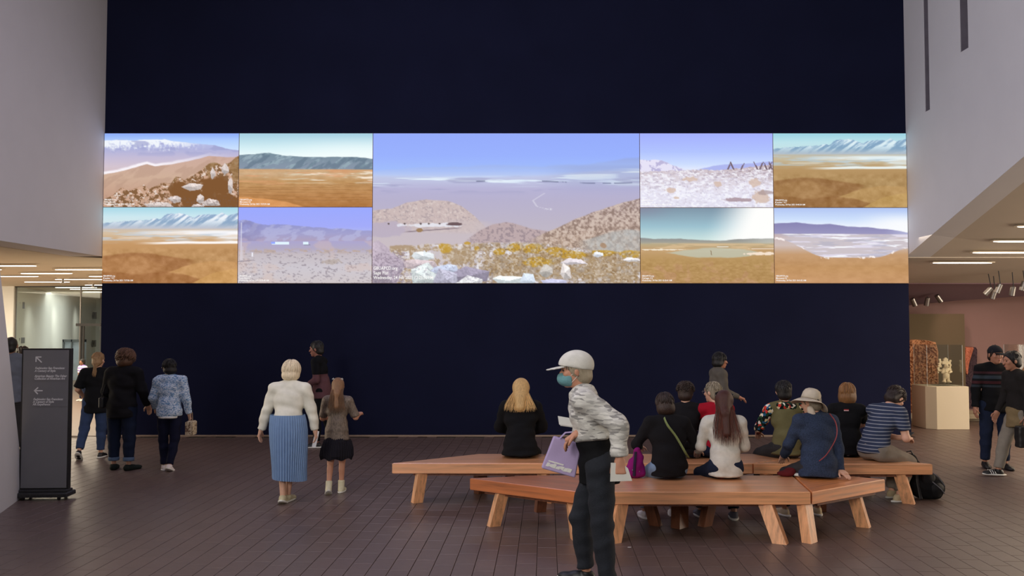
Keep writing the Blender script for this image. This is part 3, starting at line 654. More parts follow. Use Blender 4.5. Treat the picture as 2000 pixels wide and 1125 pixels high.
def p_coso(c):
    c.put(c.u*0+1, c.grad([(0, (156, 170, 255)), (.25, (164, 172, 250)), (.33, (176, 184, 244))]))
    y = c.line([(0, .18), (.04, .17), (.09, .18), (.14, .22), (.22, .235), (.3, .22), (.45, .25), (.6, .27), (.8, .29), (1, .31)], .012, 16, 3); m = c.below(y)
    c.put(m, c.grad([(.2, (146, 150, 206)), (.35, (164, 162, 206)), (.44, (176, 162, 190))])); c.put(m*sm(.5, .64, fb(c.u*16+c.v*8, c.v*12, 5))*.6, (186, 188, 226)); c.put(m*sm(.5, .6, fb(c.u*9+5, c.v*8, 8))*sm(.3, 0, c.u)*.6, (138, 134, 180))
    g_ = c.below(.445+0*c.u, .012); c.put(g_, c.grad([(.44, (172, 166, 208)), (.55, (180, 172, 196)), (.62, (198, 188, 194)), (.8, (206, 200, 208)), (1, (208, 198, 200))]))
    c.put(g_*sm(.5, .6, fb(c.u*30, c.v*40, 9))*sm(.63, .57, c.v)*sm(.53, .58, c.v)*.8, (192, 168, 150)); c.put(g_*sm(.60, .68, fb(c.u*50, c.v*60, 10))*sm(.55, .62, c.v)*.7, (152, 142, 152)); c.put(g_*sm(.55, .7, fb(c.u*6, c.v*5, 22))*.35, (220, 190, 176))
    blob(c, .70, .72, .06, .035, (178, 162, 150), 4, .8, .6)
    for q in ((.25, .38, .455, .49), (.485, .525, .452, .495)):
        c.put(((c.u > q[0]) & (c.u < q[1]) & (c.v > q[2]) & (c.v < q[3]))*1., (226, 244, 255))
    c.put(((c.u > .245) & (c.u < .275) & (c.v > .46) & (c.v < .485))*1., (150, 170, 255)); c.put(((c.u > .488) & (c.u < .54) & (c.v > .49) & (c.v < .50))*.7, (110, 120, 130))
    for x in (.022, .035): c.put(((np.abs(c.u-x) < .003) & (c.v > (.2 if x < .03 else .52)) & (c.v < .72))*.6, (226, 226, 240))
    c.put(((np.abs(c.u-.108) < .004) & (c.v > .6) & (c.v < .65))*.9, (245, 245, 255)); c.put(sm(.008, .003, np.abs(c.v-.71+.18*(c.u-.04)))*sm(.12, .1, c.u), (150, 140, 150))
def p_sage(c):
    c.put(c.u*0+1, c.grad([(0, (150, 172, 252)), (.15, (154, 178, 254)), (.25, (162, 190, 252)), (.32, (190, 210, 250))]))
    y = c.line([(0, .255), (.2, .23), (.45, .215), (.62, .225), (.78, .21), (.88, .195), (.95, .17), (1, .16)], .008, 14, 3); m = c.below(y, .02)
    c.put(m*.85, c.grad([(.16, (152, 170, 226)), (.25, (170, 192, 246)), (.3, (196, 208, 240))]))
    b_ = c.below(.285+.012*np.sin(c.u*5)-.03*sm(.6, 1, c.u), .03); c.put(b_, c.grad([(.25, (190, 202, 236)), (.32, (192, 196, 226)), (.37, (184, 180, 214)), (.45, (184, 178, 206)), (.6, (190, 182, 200)), (.75, (198, 188, 198))]))
    st = fb(c.u*5, c.v*50, 9, 4); c.put(b_*sm(.5, .62, st)*sm(.37, .31, c.v), (220, 234, 250)); c.put(b_*sm(.56, .74, st)*sm(.37, .3, c.v)*.8, (240, 250, 255)); c.put(b_*sm(.55, .7, fb(c.u*6, c.v*40, 29))*sm(.42, .36, c.v)*.6, (160, 160, 196))
    c.put(sm(.006, .002, np.abs(c.v-.325-.01*np.sin(c.u*9)))*sm(.55, .6, fb(c.u*20, c.u*0, 3))*.6, (96, 100, 130)); c.put(sm(.6, .8, c.u)*c.below(.215+0*c.u, .03)*sm(.45, .3, c.v)*.3, (148, 156, 196))
    rd = .40+.06*sm(.66, .60, c.u)*0+.0*c.u
    for (ua, va), (ub, vb) in (((.645, .40), (.60, .45)), ((.60, .45), (.615, .49)), ((.615, .49), (.67, .515))):
        t_ = np.clip((c.v-va)/(vb-va), 0, 1); xx = ua+(ub-ua)*t_; c.put(sm(.005, .002, np.abs(c.u-xx))*((c.v >= va) & (c.v <= vb))*.5, (226, 224, 236))
    c.put(sm(.03, .0, np.hypot((c.u-.655)*1.2, (c.v-.507)*3))*sm(.5, .6, fb(c.u*160, c.v*90, 6)), (240, 240, 246))
    h = c.line([(0, .515), (.07, .505), (.13, .465), (.2, .445), (.28, .455), (.33, .485), (.38, .55), (.42, .62), (.5, .7)], .006, 20, 6); m = c.below(h, .01)*sm(.52, .38, c.u+.2*(c.v-.5))*sm(.66, .62, c.v-.08*c.u)
    c.put(m, (204, 186, 184)); c.put(m*sm(.5, .72, fb(c.u*130, c.v*80, 7))*.6, (164, 150, 156)); c.put(m*sm(.55, .75, fb(c.u*110, c.v*70, 37))*.7, (222, 208, 204))
    c.put(c.below(.60+.02*np.sin(c.u*14), .03)*sm(.5, .4, c.u)*.55, (206, 192, 194)); blob(c, .04, .64, .09, .05, (188, 176, 194), 3, .3, .9); blob(c, .22, .615, .09, .012, (234, 236, 246), 5, .9, .8)
    c.put(sm(.006, .002, np.abs(c.v-(.66-.13*(c.u-.12))))*sm(.11, .14, c.u)*sm(.34, .3, c.u)*.7, (128, 112, 122)); blob(c, .305, .607, .025, .012, (112, 92, 96), 7, .5); blob(c, .175, .648, .012, .012, (160, 130, 96), 2)
    for q in (.06, .12, .18, .21, .25): blob(c, q, .605, .004, .006, (110, 96, 96), 2)
    h = c.line([(.33, .74), (.4, .65), (.45, .61), (.5, .595), (.54, .61), (.6, .64), (.68, .66)], .004, 20, 16); m = c.below(h, .012)*sm(.33, .4, c.u)*sm(.74, .64, c.u); c.put(m, (190, 170, 172)); c.put(m*sm(.55, .64, fb(c.u*120, c.v*80, 8))*.7, (150, 134, 142))
    h = c.line([(.60, .70), (.68, .64), (.74, .59), (.8, .545), (.88, .50), (.94, .465), (1, .44)], .008, 24, 26); m = c.below(h, .01)*sm(.57, .66, c.u); nn_ = fb(c.u*120, c.v*70, 18, 4)
    c.put(m, c.grad([(.45, (180, 160, 158)), (.75, (188, 164, 146))])); c.put(m*sm(.5, .68, nn_)*.7, (138, 116, 106)); c.put(m*sm(.5, .34, nn_)*.8, (214, 196, 184)); c.put(c.below(.70-.05*sm(.8, 1, c.u)+.02*np.sin(c.u*19), .02)*sm(.74, .84, c.u)*(.3+.5*fb(c.u*60, c.v*40, 71, 3)), (184, 190, 192))
    f_ = c.line([(0, .79), (.08, .77), (.2, .74), (.3, .745), (.45, .73), (.6, .735), (.7, .75), (.8, .78), (.9, .79), (1, .79)], .015, 40, 31); m = c.below(f_, .015)
    n1 = fb(c.u*70, c.v*40, 33, 4); c.put(m, (204, 194, 198)); c.put(m*sm(.44, .62, n1)*.85, (172, 146, 114)); c.put(m*sm(.5, .4, n1)*sm(.5, .62, fb(c.u*30, c.v*20, 35)), (232, 230, 238))
    for q in ((.62, .90, .15, .09), (.88, .90, .14, .10), (.72, .83, .1, .05), (.33, .81, .055, .055), (.55, .77, .05, .03), (.11, .765, .05, .02), (.50, .9, .08, .08)):
        blob(c, *q, (172, 146, 112), 4, .6, .8)
    for q in ((.27, .77, .026, .035), (.60, .77, .035, .03), (.53, .765, .025, .025), (.68, .785, .045, .025), (.475, .79, .022, .02), (.74, .81, .06, .025), (.39, .77, .01, .015), (.86, .80, .05, .02), (.97, .81, .04, .03), (.355, .735, .012, .01), (.62, .86, .05, .03)):
        blob(c, *q, (196, 154, 56), 6, .4, .85)
    c.put(m*sm(.5, .7, fb(c.u*150, c.v*90, 45, 3))*sm(.3, .45, c.u)*.6, (136, 108, 76)); c.put(m*sm(.52, .7, fb(c.u*130, c.v*85, 55, 3))*.6, (222, 210, 196)); c.put(m*sm(.5, .7, fb(c.u*60, c.v*50, 56, 3))*sm(.3, .5, c.u)*.35, (176, 172, 176))
    blob(c, .865, .75, .012, .02, (166, 128, 96), 6, .6, .7)
    for (u_, v_, ru, rv, col) in ((.03, .90, .11, .16, (186, 172, 186)), (.19, .82, .05, .035, (222, 228, 232)), (.17, .88, .07, .035, (202, 186, 190)), (.20, .97, .055, .10, (212, 220, 220)), (.27, .91, .06, .035, (196, 204, 226)), (.37, .95, .07, .06, (160, 152, 172)), (.28, .98, .05, .06, (190, 188, 206)), (.37, 1.0, .045, .05, (222, 222, 224)), (.51, .985, .06, .04, (220, 228, 230)), (.58, .98, .03, .05, (208, 218, 232)), (.68, 1.0, .05, .03, (196, 196, 222)), (.75, .86, .05, .02, (222, 214, 220)), (.72, .93, .02, .05, (224, 216, 214)), (.845, .81, .02, .02, (228, 232, 240)), (.97, .845, .04, .015, (230, 226, 228)), (.65, .92, .025, .05, (196, 190, 184))):
        rock(c, u_, v_, ru*1.05, rv*1.1, col, 3)
    c.put(sm(.5, .7, fb(c.u*180, c.v*110, 65, 2))*(c.u < .13)*sm(.77, .8, c.v)*.5, (132, 116, 134)); c.put(sm(.55, .7, fb(c.u*180, c.v*110, 66, 2))*sm(.84, .9, c.v)*(c.u < .45)*.35, (130, 124, 142))
def p_white(c):
    c.put(c.u*0+1, c.grad([(0, (164, 176, 255)), (.25, (178, 196, 255)), (.42, (206, 222, 255)), (.48, (226, 234, 255))]))
    y = c.line([(0, .36), (.06, .37), (.1, .36), (.16, .365), (.22, .41), (.3, .47), (.34, .49)], .012, 20, 3); m = c.below(y)*sm(.36, .3, c.u); c.put(m, (232, 228, 248)); c.put(m*sm(.52, .62, fb(c.u*40, c.v*20, 4)), (190, 184, 220))
    y = c.line([(.4, .49), (.6, .43), (.8, .41), (.9, .39), (1, .38)], .01, 14, 4); c.put(c.below(y)*sm(.4, .5, c.u), (176, 184, 240))
    g_ = c.below(c.line([(0, .52), (.3, .50), (.5, .49), (.6, .50), (.75, .47), (.86, .45), (1, .42)], .012, 50, 5), .01); c.put(g_, c.grad([(.45, (206, 190, 200)), (.6, (228, 222, 236)), (.8, (234, 232, 248)), (1, (230, 228, 244))]))
    n_ = fb(c.u*46, c.v*46, 9, 4); k = sm(.95, .45, c.v); c.put(g_*sm(.44, .68, n_)*(.12+.42*k), (210, 196, 196)); c.put(g_*sm(.56, .7, fb(c.u*70, c.v*60, 19))*(.18+.36*k), (160, 148, 168)); c.put(g_*sm(.45, .38, n_)*.7, (250, 250, 255)); c.put(g_*sm(.5, .6, fb(c.u*40, c.v*50, 29))*sm(.3, 1, c.u)*sm(.75, .5, c.v)*.5, (160, 138, 140))
    for q in ((.59, .68, .03, .035), (.86, .67, .05, .05), (.91, .86, .06, .08), (.23, .77, .035, .03), (.38, .62, .05, .03), (.27, .87, .02, .015)): blob(c, *q, (214, 188, 172), 5, .6, .8)
    blob(c, .74, .90, .11, .025, (166, 142, 150), 5, .5, .8); blob(c, .95, .80, .06, .03, (170, 150, 150), 5, .5, .7)
    for k in range(16):
        x = (.66, .70, .76, .88, .90, .95, .97, .99)[k % 8]+.006*(k//8); c.put(sm(.005, .002, np.abs(c.u-x+.25*(c.v-.48)*(-1)**k))*((c.v > .385+.02*(k % 3)) & (c.v < .49)), (120, 100, 110))
def p_cartago(c):
    c.put(c.u*0+1, c.grad([(0, (128, 150, 168)), (.25, (158, 194, 208)), (.44, (208, 230, 226))])); c.put(sm(.45, .82, c.u+.25*c.v-.08), (255, 255, 253)); c.put(sm(.3, .0, c.u)*sm(.2, 0, c.v)*.5, (140, 134, 158))
    y = c.line([(0, .40), (.1, .415), (.3, .41), (.45, .43), (.6, .44), (.72, .42), (.8, .41), (.9, .415), (1, .405)], .006, 14, 3); m = c.below(y); c.put(m, c.grad([(.4, (142, 144, 146)), (.48, (172, 168, 152))])); c.put(m*sm(.7, 1, c.u)*.6, (206, 206, 196))
    g_ = c.below(.475+0*c.u, .03); c.put(g_, c.grad([(.47, (186, 172, 138)), (.56, (196, 160, 116)), (.7, (184, 148, 96)), (1, (180, 142, 92))])); st = fb(c.u*4, c.v*36, 7); c.put(g_*sm(.5, .62, st)*sm(.62, .5, c.v), (214, 186, 146))
    d_ = np.abs((c.v-.60)/(.035+.03*sm(.2, .5, c.u)))+np.abs((c.u-.55)/.36)**3+.4*(fb(c.u*12, c.v*30, 9)-.5); c.put(sm(1.15, .8, d_)*.75, (194, 200, 184)); blob(c, .13, .555, .15, .008, (240, 228, 206), 8, .7); blob(c, .9, .61, .12, .018, (246, 226, 206), 8, .8); blob(c, .62, .52, .04, .006, (240, 236, 224), 8, .6); blob(c, .93, .545, .1, .006, (240, 220, 200), 8, .6)
    c.put(sm(.004, .001, np.abs(c.u-.53-.1*(c.v-.6)))*((c.v > .57) & (c.v < .63)), (130, 104, 74)); c.put(sm(.5, .66, fb(c.u*14, c.v*10, 14))*sm(.65, .8, c.v)*.45, (196, 150, 120)); c.c += ((fb(c.u*40, c.v*50, 77)-.5)*34*g_*sm(.6, .8, c.v))[..., None]
def p_micro2(c):
    c.put(c.u*0+1, c.grad([(0, (178, 198, 244)), (.15, (206, 224, 252)), (.25, (238, 244, 255))])); c.put(sm(.55, .95, c.u)*sm(.02, .22, c.v)*.9, (252, 253, 255))
    y = c.line([(0, .21), (.17, .195), (.3, .22), (.42, .215), (.55, .25), (.7, .26), (.82, .28), (.92, .305), (1, .33)], .006, 14, 3); m = c.below(y); c.put(m, c.grad([(.2, (138, 134, 180)), (.35, (156, 152, 192))])); c.put(m*sm(.8, 1, c.u)*.5, (200, 206, 236))
    g_ = c.below(.345+.01*c.u, .015); c.put(g_, c.grad([(.34, (196, 176, 180)), (.42, (204, 186, 184)), (.5, (208, 190, 184)), (.62, (198, 156, 116)), (.8, (194, 148, 100)), (1, (202, 154, 110))]))
    st = fb(c.u*4, c.v*40, 9); lim = .40+.26*sm(0, .4, c.u)-.12*sm(.75, 1, c.u); ins = sm(lim+.01, lim-.01, c.v); c.put(g_*ins*sm(.1, .3, c.u+c.v*.3), (206, 196, 202)); c.put(g_*ins*sm(.5, .6, st), (226, 220, 236)); c.put(g_*ins*sm(.62, .7, fb(c.u*4+9, c.v*34, 9)), (250, 250, 255)); c.put(g_*ins*sm(.55, .66, fb(c.u*5, c.v*30, 49))*.6, (180, 178, 196))
    c.put(g_*sm(.02, .006, np.abs(c.v-lim+.01*(fb(c.u*30, c.u*0, 5)-.5)*4))*sm(.52, .6, fb(c.u*18, c.v*10, 6)), (252, 242, 240)); c.c += ((fb(c.u*16, c.v*22, 77)-.5)*22*g_*sm(.6, .7, c.v))[..., None]
m = bpy.data.materials.new('projected_picture'); m.use_nodes = True; nt = m.node_tree; nt.nodes.clear()
at_ = N(nt, 'ShaderNodeAttribute', attribute_name='picture'); e = N(nt, 'ShaderNodeEmission'); e.inputs[1].default_value = 1.0
o_ = N(nt, 'ShaderNodeOutputMaterial'); nt.links.new(at_.outputs['Color'], e.inputs[0]); nt.links.new(e.outputs[0], o_.inputs[0]); M_pic = m
M_cap = emis('caption_white', (1, .98, .96, 1), 1.0)
SYs = WY-.03
vs = tag(empty('video_projection', (0, SYs, 0)), 'long mosaic of nine bright desert landscape pictures across the navy wall', 'projection screen')
z_t, z_b, z_m = PY(990, 260, SYs).z, PY(990, 553.5, SYs).z, PY(400, 404.5, SYs).z
zmr = PY(1600, 405.5, SYs).z
def X_(u, v=405): return PY(u, v, SYs).x
g = .011
xl, x1, x2, x3, x4, xr = XL+.005, X_(465.5), X_(727.5), X_(1250), X_(1511), XR-.005
pan = [('left outermost upper picture: dark rocks before snowy mountains', xl, x1, z_m, z_t, p_yerba, 'Valley South', '8:41:29 AM', .72), ('upper picture of a tan plain below blue-grey hills', x1, x2, z_m, z_t, p_micro1, 'Microwave C2', '7:37:59 AM', .72),
    ('left outermost lower picture: brown hills before white salt flats', xl, x1, z_b, z_m, keeler, 'Keeler V1', '7:37:06 AM', .72), ('lower picture of a pale desert with white trailers', x1, x2, z_b, z_m, p_coso, 'Coso North', '8:30:48 AM', .72),
    ('large central picture of rocks and shrubs above a hazy valley', x2, x3, z_b, z_t, p_sage, 'Sage Flat', '12:25:52 PM', 1.5), ('upper picture of a bleached white desert with twigs', x3, x4, zmr, z_t, p_white, 'North Shore', '8:15:20 AM', .72),
    ('right outermost upper picture: brown hills before snowy mountains', x4, xr, zmr, z_t, keeler, 'Keeler V1', '8:40:24 AM', .72), ('lower picture of a pond under a white glaring sky', x3, x4, z_b, zmr, p_cartago, 'Cartago C2', '8:10:41 AM', .72),
    ('right outermost lower picture: lilac hills above pale flats', x4, xr, z_b, zmr, p_micro2, 'Microwave C2', '8:41:02 AM', .72)]
b = MB(); b.box(xl, xr, .012, .028, z_b, z_t); b.build('projection_surface', mat('picture_gap', rgb(120, 95, 85), .7), vs)
for lab, xa, xb, za, zb, fn, site, tm_, ks in pan:
    xa += g/2; xb -= g/2; za += g/2; zb -= g/2
    nu = int((xb-xa)*108/1.3); nv = int((zb-za)*108/1.3); c = Cv(nu, nv); fn(c)
    if fn is keeler and xa > 0: c.c = c.c*np.array([.93, .98, .98])
    gx, gz = np.meshgrid(np.linspace(xa, xb, nu), np.linspace(zb, za, nv)); V = np.stack([gx.ravel(), gx.ravel()*0, gz.ravel()], -1)
    ii = np.arange(nu*nv).reshape(nv, nu); Fc = np.stack([ii[:-1, :-1], ii[1:, :-1], ii[1:, 1:], ii[:-1, 1:]], -1).reshape(-1, 4)
    o = mesh_obj('video_picture', V, Fc, M_pic, vs); o['label'] = lab
    ca_ = o.data.color_attributes.new('picture', 'FLOAT_COLOR', 'POINT'); L_ = s2l(np.clip(c.c, 0, 255)).reshape(-1, 3); ca_.data.foreach_set('color', np.concatenate([L_, np.ones((len(L_), 1))], 1).ravel())
    s_ = .066*ks/.72; wd = (59 if ks < 1 else 117)/108.
    for k, (tx, wf_) in enumerate((('Wednesday, 24 Feb 2021 '+tm_, 1), (site, .36 if ks < 1 else .25), ('GBUAPCD.org', .40))):
        text_mesh('caption_line', tx, s_*.62, M_cap, o, (xa+.02, -.004, za+.035*ks/.72+k*s_*.62), bold=.0004, ext=.0004, width=wd*wf_)
# ------------------------------------------------------------------ people
def nrm(v): v = np.asarray(v, float); return v/(np.linalg.norm(v)+1e-9)
def rotx(a): c, s = math.cos(a), math.sin(a); return np.array([[1, 0, 0], [0, c, -s], [0, s, c]])
def roty(a): c, s = math.cos(a), math.sin(a); return np.array([[c, 0, s], [0, 1, 0], [-s, 0, c]])
def rotz(a): c, s = math.cos(a), math.sin(a); return np.array([[c, -s, 0], [s, c, 0], [0, 0, 1]])
A_ = np.array
class J: pass
def skeleton(H, p):
    """local frame: x right, y forward, z up"""
    j = J(); j.H = H; j.Hh = H*p.get('head', 1.07); j.p = p; bw = p.get('bw', 1.0); j.bw = bw; g = lambda k, d: p.get(k, d)
    T = rotz(R(g('tw', 0))) @ roty(R(g('side', 0))) @ rotx(-R(g('lean', 2))); T2 = rotz(R(g('tw2', 0))) @ T @ rotx(-R(g('lean2', 0))); j.T = T; j.T2 = T2
    seat = g('seat', None); ank = .042*H
    legs = {}
    for s, k in ((-1, 'legL'), (1, 'legR')):
        th, sh = g(k, ((.03, .0, -1), (0, 0, -1)))
        legs[s] = (nrm(th), nrm(sh))
    if seat is None:
        low = max(-(legs[s][0][2]*.243*H+legs[s][1][2]*.238*H) for s in (-1, 1)); hz = low+ank
    else: hz = seat+.058*H+.012
    P0 = A_([0, 0, hz]); j.P0 = P0; j.W = P0+T @ A_([0, 0, .115*H]); j.NB = j.W+T2 @ A_([0, -.004*H, .195*H])
    j.hip = {}; j.knee = {}; j.ank = {}; j.foot = {}
    for s, k in ((-1, 'legL'), (1, 'legR')):
        j.hip[s] = P0+rotz(R(g('tw', 0))) @ A_([s*.05*H*bw, 0, 0]); th, sh = legs[s]
        if seat is not None:
            kz = ank+.238*H*abs(sh[2])+g('kz', {}).get(s, 0); drop = hz-kz; L = .243*H; hor = math.sqrt(max(L*L-drop*drop, .01)); d = nrm([th[0]*s, th[1], 0]); kn = j.hip[s]+d*hor; kn[2] = kz
        else: kn = j.hip[s]+A_([s*th[0], th[1], th[2]])*.243*H
        j.knee[s] = kn; j.ank[s] = kn+A_([s*sh[0], sh[1], sh[2]])*.238*H
        fd = g('foot'+('L' if s < 0 else 'R'), (.12, 1, 0)); j.foot[s] = nrm([s*fd[0], fd[1], fd[2]])
    j.sh = {}; j.el = {}; j.wr = {}; j.hd = {}
    sw = g('sw', .104)
    for s, k in ((-1, 'armL'), (1, 'armR')):
        ua, fa = g(k, ((.16, .02, -1), (.04, .16, -1))); j.sh[s] = j.W+T2 @ A_([s*sw*H, 0, .172*H])
        rz = rotz(R(g('tw', 0)+g('tw2', 0)))
        j.el[s] = j.sh[s]+rz @ nrm([s*ua[0], ua[1], ua[2]])*.165*H; fv = rz @ nrm([s*fa[0], fa[1], fa[2]]); j.wr[s] = j.el[s]+fv*.145*H
        h_ = g('hand'+('L' if s < 0 else 'R'), None); j.hd[s] = fv if h_ is None else rz @ nrm([s*h_[0], h_[1], h_[2]])
        rc = g('reach', {}).get(s)
        if rc is not None:   # two-bone reach: wrist target and elbow side, both local
            tg, hint = A_(rc[0], float), A_(rc[1], float); a_, b_ = .165*H, .145*H; v = tg-j.sh[s]; D = min(np.linalg.norm(v), (a_+b_)*.995); u_ = nrm(v); x_ = (a_*a_-b_*b_+D*D)/(2*D)
            hh = math.sqrt(max(a_*a_-x_*x_, 0)); pz = nrm(hint-u_*hint.dot(u_)); j.el[s] = j.sh[s]+u_*x_+pz*hh; j.wr[s] = j.sh[s]+u_*D
            j.hd[s] = nrm(j.wr[s]-j.el[s]) if h_ is None else nrm([s*h_[0], h_[1], h_[2]])
    j.HM = rotz(R(g('tw', 0)*.7+g('hy', 0))) @ roty(R(g('hr', 0))) @ rotx(-R(g('hp', 0)))
    j.hc = j.NB+nrm(T2 @ A_([0, 0, .4])+j.HM @ A_([0, .08, .6]))*.060*H+j.HM @ A_([0, .012*H, .042*H]); return j
def hand_parts(j, s, curl=.5):
    H = j.H; w = j.wr[s]; d = j.hd[s]; up = A_([0, 0, 1.]) if abs(d[2]) < .8 else A_([0, 1., 0])
    pn = j.p.get('palm', {}).get(s)
    side = nrm(np.cross(d, up)) if pn is None else nrm(np.cross(d, A_(pn, float)))   # axis across the knuckles
    if pn is None and abs(d[2]) >= .8: side = nrm(A_([0, 1., 0])-d*d[1])
    n = nrm(np.cross(side, d)); inw = A_([-s, 0, 0.]) if abs(d[2]) >= .8 and pn is None else -A_([0, 0, 1.]) if pn is None else A_(pn, float)
    if n.dot(inw) < 0: n = -n
    L = .052*H; pr = []; tubes = []; pc = w+d*L*.55
    M = np.stack([side, d, n], 1); pr.append(B(pc, (.023*H, L*.60, .0105*H), M, k=.012)); pr.append(C(w, w+d*L*.3, .0145*H, .015*H, k=.015))
    kn = w+d*L*1.05
    for i, (o_, l_) in enumerate(((-.0165, .040), (-.0055, .046), (.0055, .043), (.016, .034))):
        a = kn+side*o_*H-d*.012*H; p = [a]; ang = 0; dd = d
        for m_, q in enumerate((.36, .36, .28)):
            ang = curl*(.5+.45*m_)+i*.03; dd = nrm(d*math.cos(ang)+n*math.sin(ang)); p.append(p[-1]+dd*(l_*H*q+(.012*H if m_ == 0 else 0)))
        tubes.append(tube_arr(p, [.0062*H, .0060*H, .0053*H, .0036*H], 6))
    th = side if side.dot(A_([0, 1, .2]) if abs(d[2]) >= .8 else A_([-s, 0, .2])) > 0 else -side
    a = w+d*L*.35+th*.016*H; b_ = a+nrm(d*.75+th*.75+n*.35)*.026*H; c_ = b_+nrm(d+th*.25+n*(.3+curl*.4))*.024*H
    tubes.append(tube_arr([w+d*L*.2+th*.006*H, a, b_, c_], [.009*H, .0085*H, .007*H, .0045*H], 6)); return pr, tubes
def body_prims(j, t=0.0):
    H, bw, T, T2 = j.H, j.bw, j.T, j.T2; k = .022
    chest = j.W+T2 @ A_([0, .002*H, .095*H]); belly = j.P0+T @ A_([0, .004*H, .10*H])
    bl = j.p.get('belly', 1.0)
    pr = [E(j.P0+T @ A_([0, -.006*H, .022*H]), (.090*H*bw+t, .064*H*bl+t, .066*H+t), T, k=k), E(belly, (.076*H*bw+t, .056*H*bl+t, .085*H+t), T, k=.03), E(chest, (.090*H*bw+t, .060*H+t, .105*H+t), T2, k=.03)]
    for s in (-1, 1): pr.append(C(j.W+T2 @ A_([s*.025*H, -.004*H, .185*H]), j.sh[s]+T2 @ A_([-s*.01*H, 0, -.002*H]), .036*H+t, .034*H+t, k=.035))
    return pr
def arm_prims(j, s, t0=0, t1=0, upto=1.0, clipw=True):
    H = j.H; pr = [C(j.sh[s], j.el[s], .031*H+t0, .0245*H+(t0+t1)/2, k=.03)]
    if upto > 0: e = j.el[s]+(j.wr[s]-j.el[s])*upto; n = nrm(j.wr[s]-j.el[s]); pr.append(C(j.el[s], e+(n*.02 if t1 else 0), .0255*H+(t0+t1)/2, .0165*H+t1, k=.02, clips=((e, n),) if t1 else ()))
    return pr
def face_prims(j, beard=0):
    H, M, c = j.Hh, j.HM, j.hc; P = lambda x, y, z: c+M @ A_([x*H, y*H, z*H])
    pr = [E(P(0, -.004, .012), (.0445*H, .056*H, .052*H), M, k=.02), E(P(0, .012, -.022), (.036*H, .041*H, .046*H), M, k=.02), E(P(0, .038, -.056), (.016*H, .014*H, .012*H), M, k=.015),
          C(P(0, .052, .004), P(0, .064, -.018), .005*H, .0085*H, k=.010), E(P(0, .050, -.038), (.015*H, .008*H, .007*H), M, k=.008), E(P(0, .047, .014), (.034*H, .010*H, .007*H), M, k=.012)]
    for s in (-1, 1):
        pr.append(E(P(s*.046, -.004, -.006), (.006*H, .013*H, .019*H), M @ rotz(-s*.5), k=.006)); pr.append(E(P(s*.024, .040, -.012), (.014*H, .012*H, .012*H), M, k=.012)); pr.append(E(P(s*.018, .060, .003), (.009*H, .010*H, .006*H), M, k=.005, sub=True))
    return pr
SKN = {}
def skin(c, key):
    if key not in SKN: SKN[key] = mat('skin_'+key, rgb(*c), .55, .05, 80, .05, 12)
    return SKN[key]
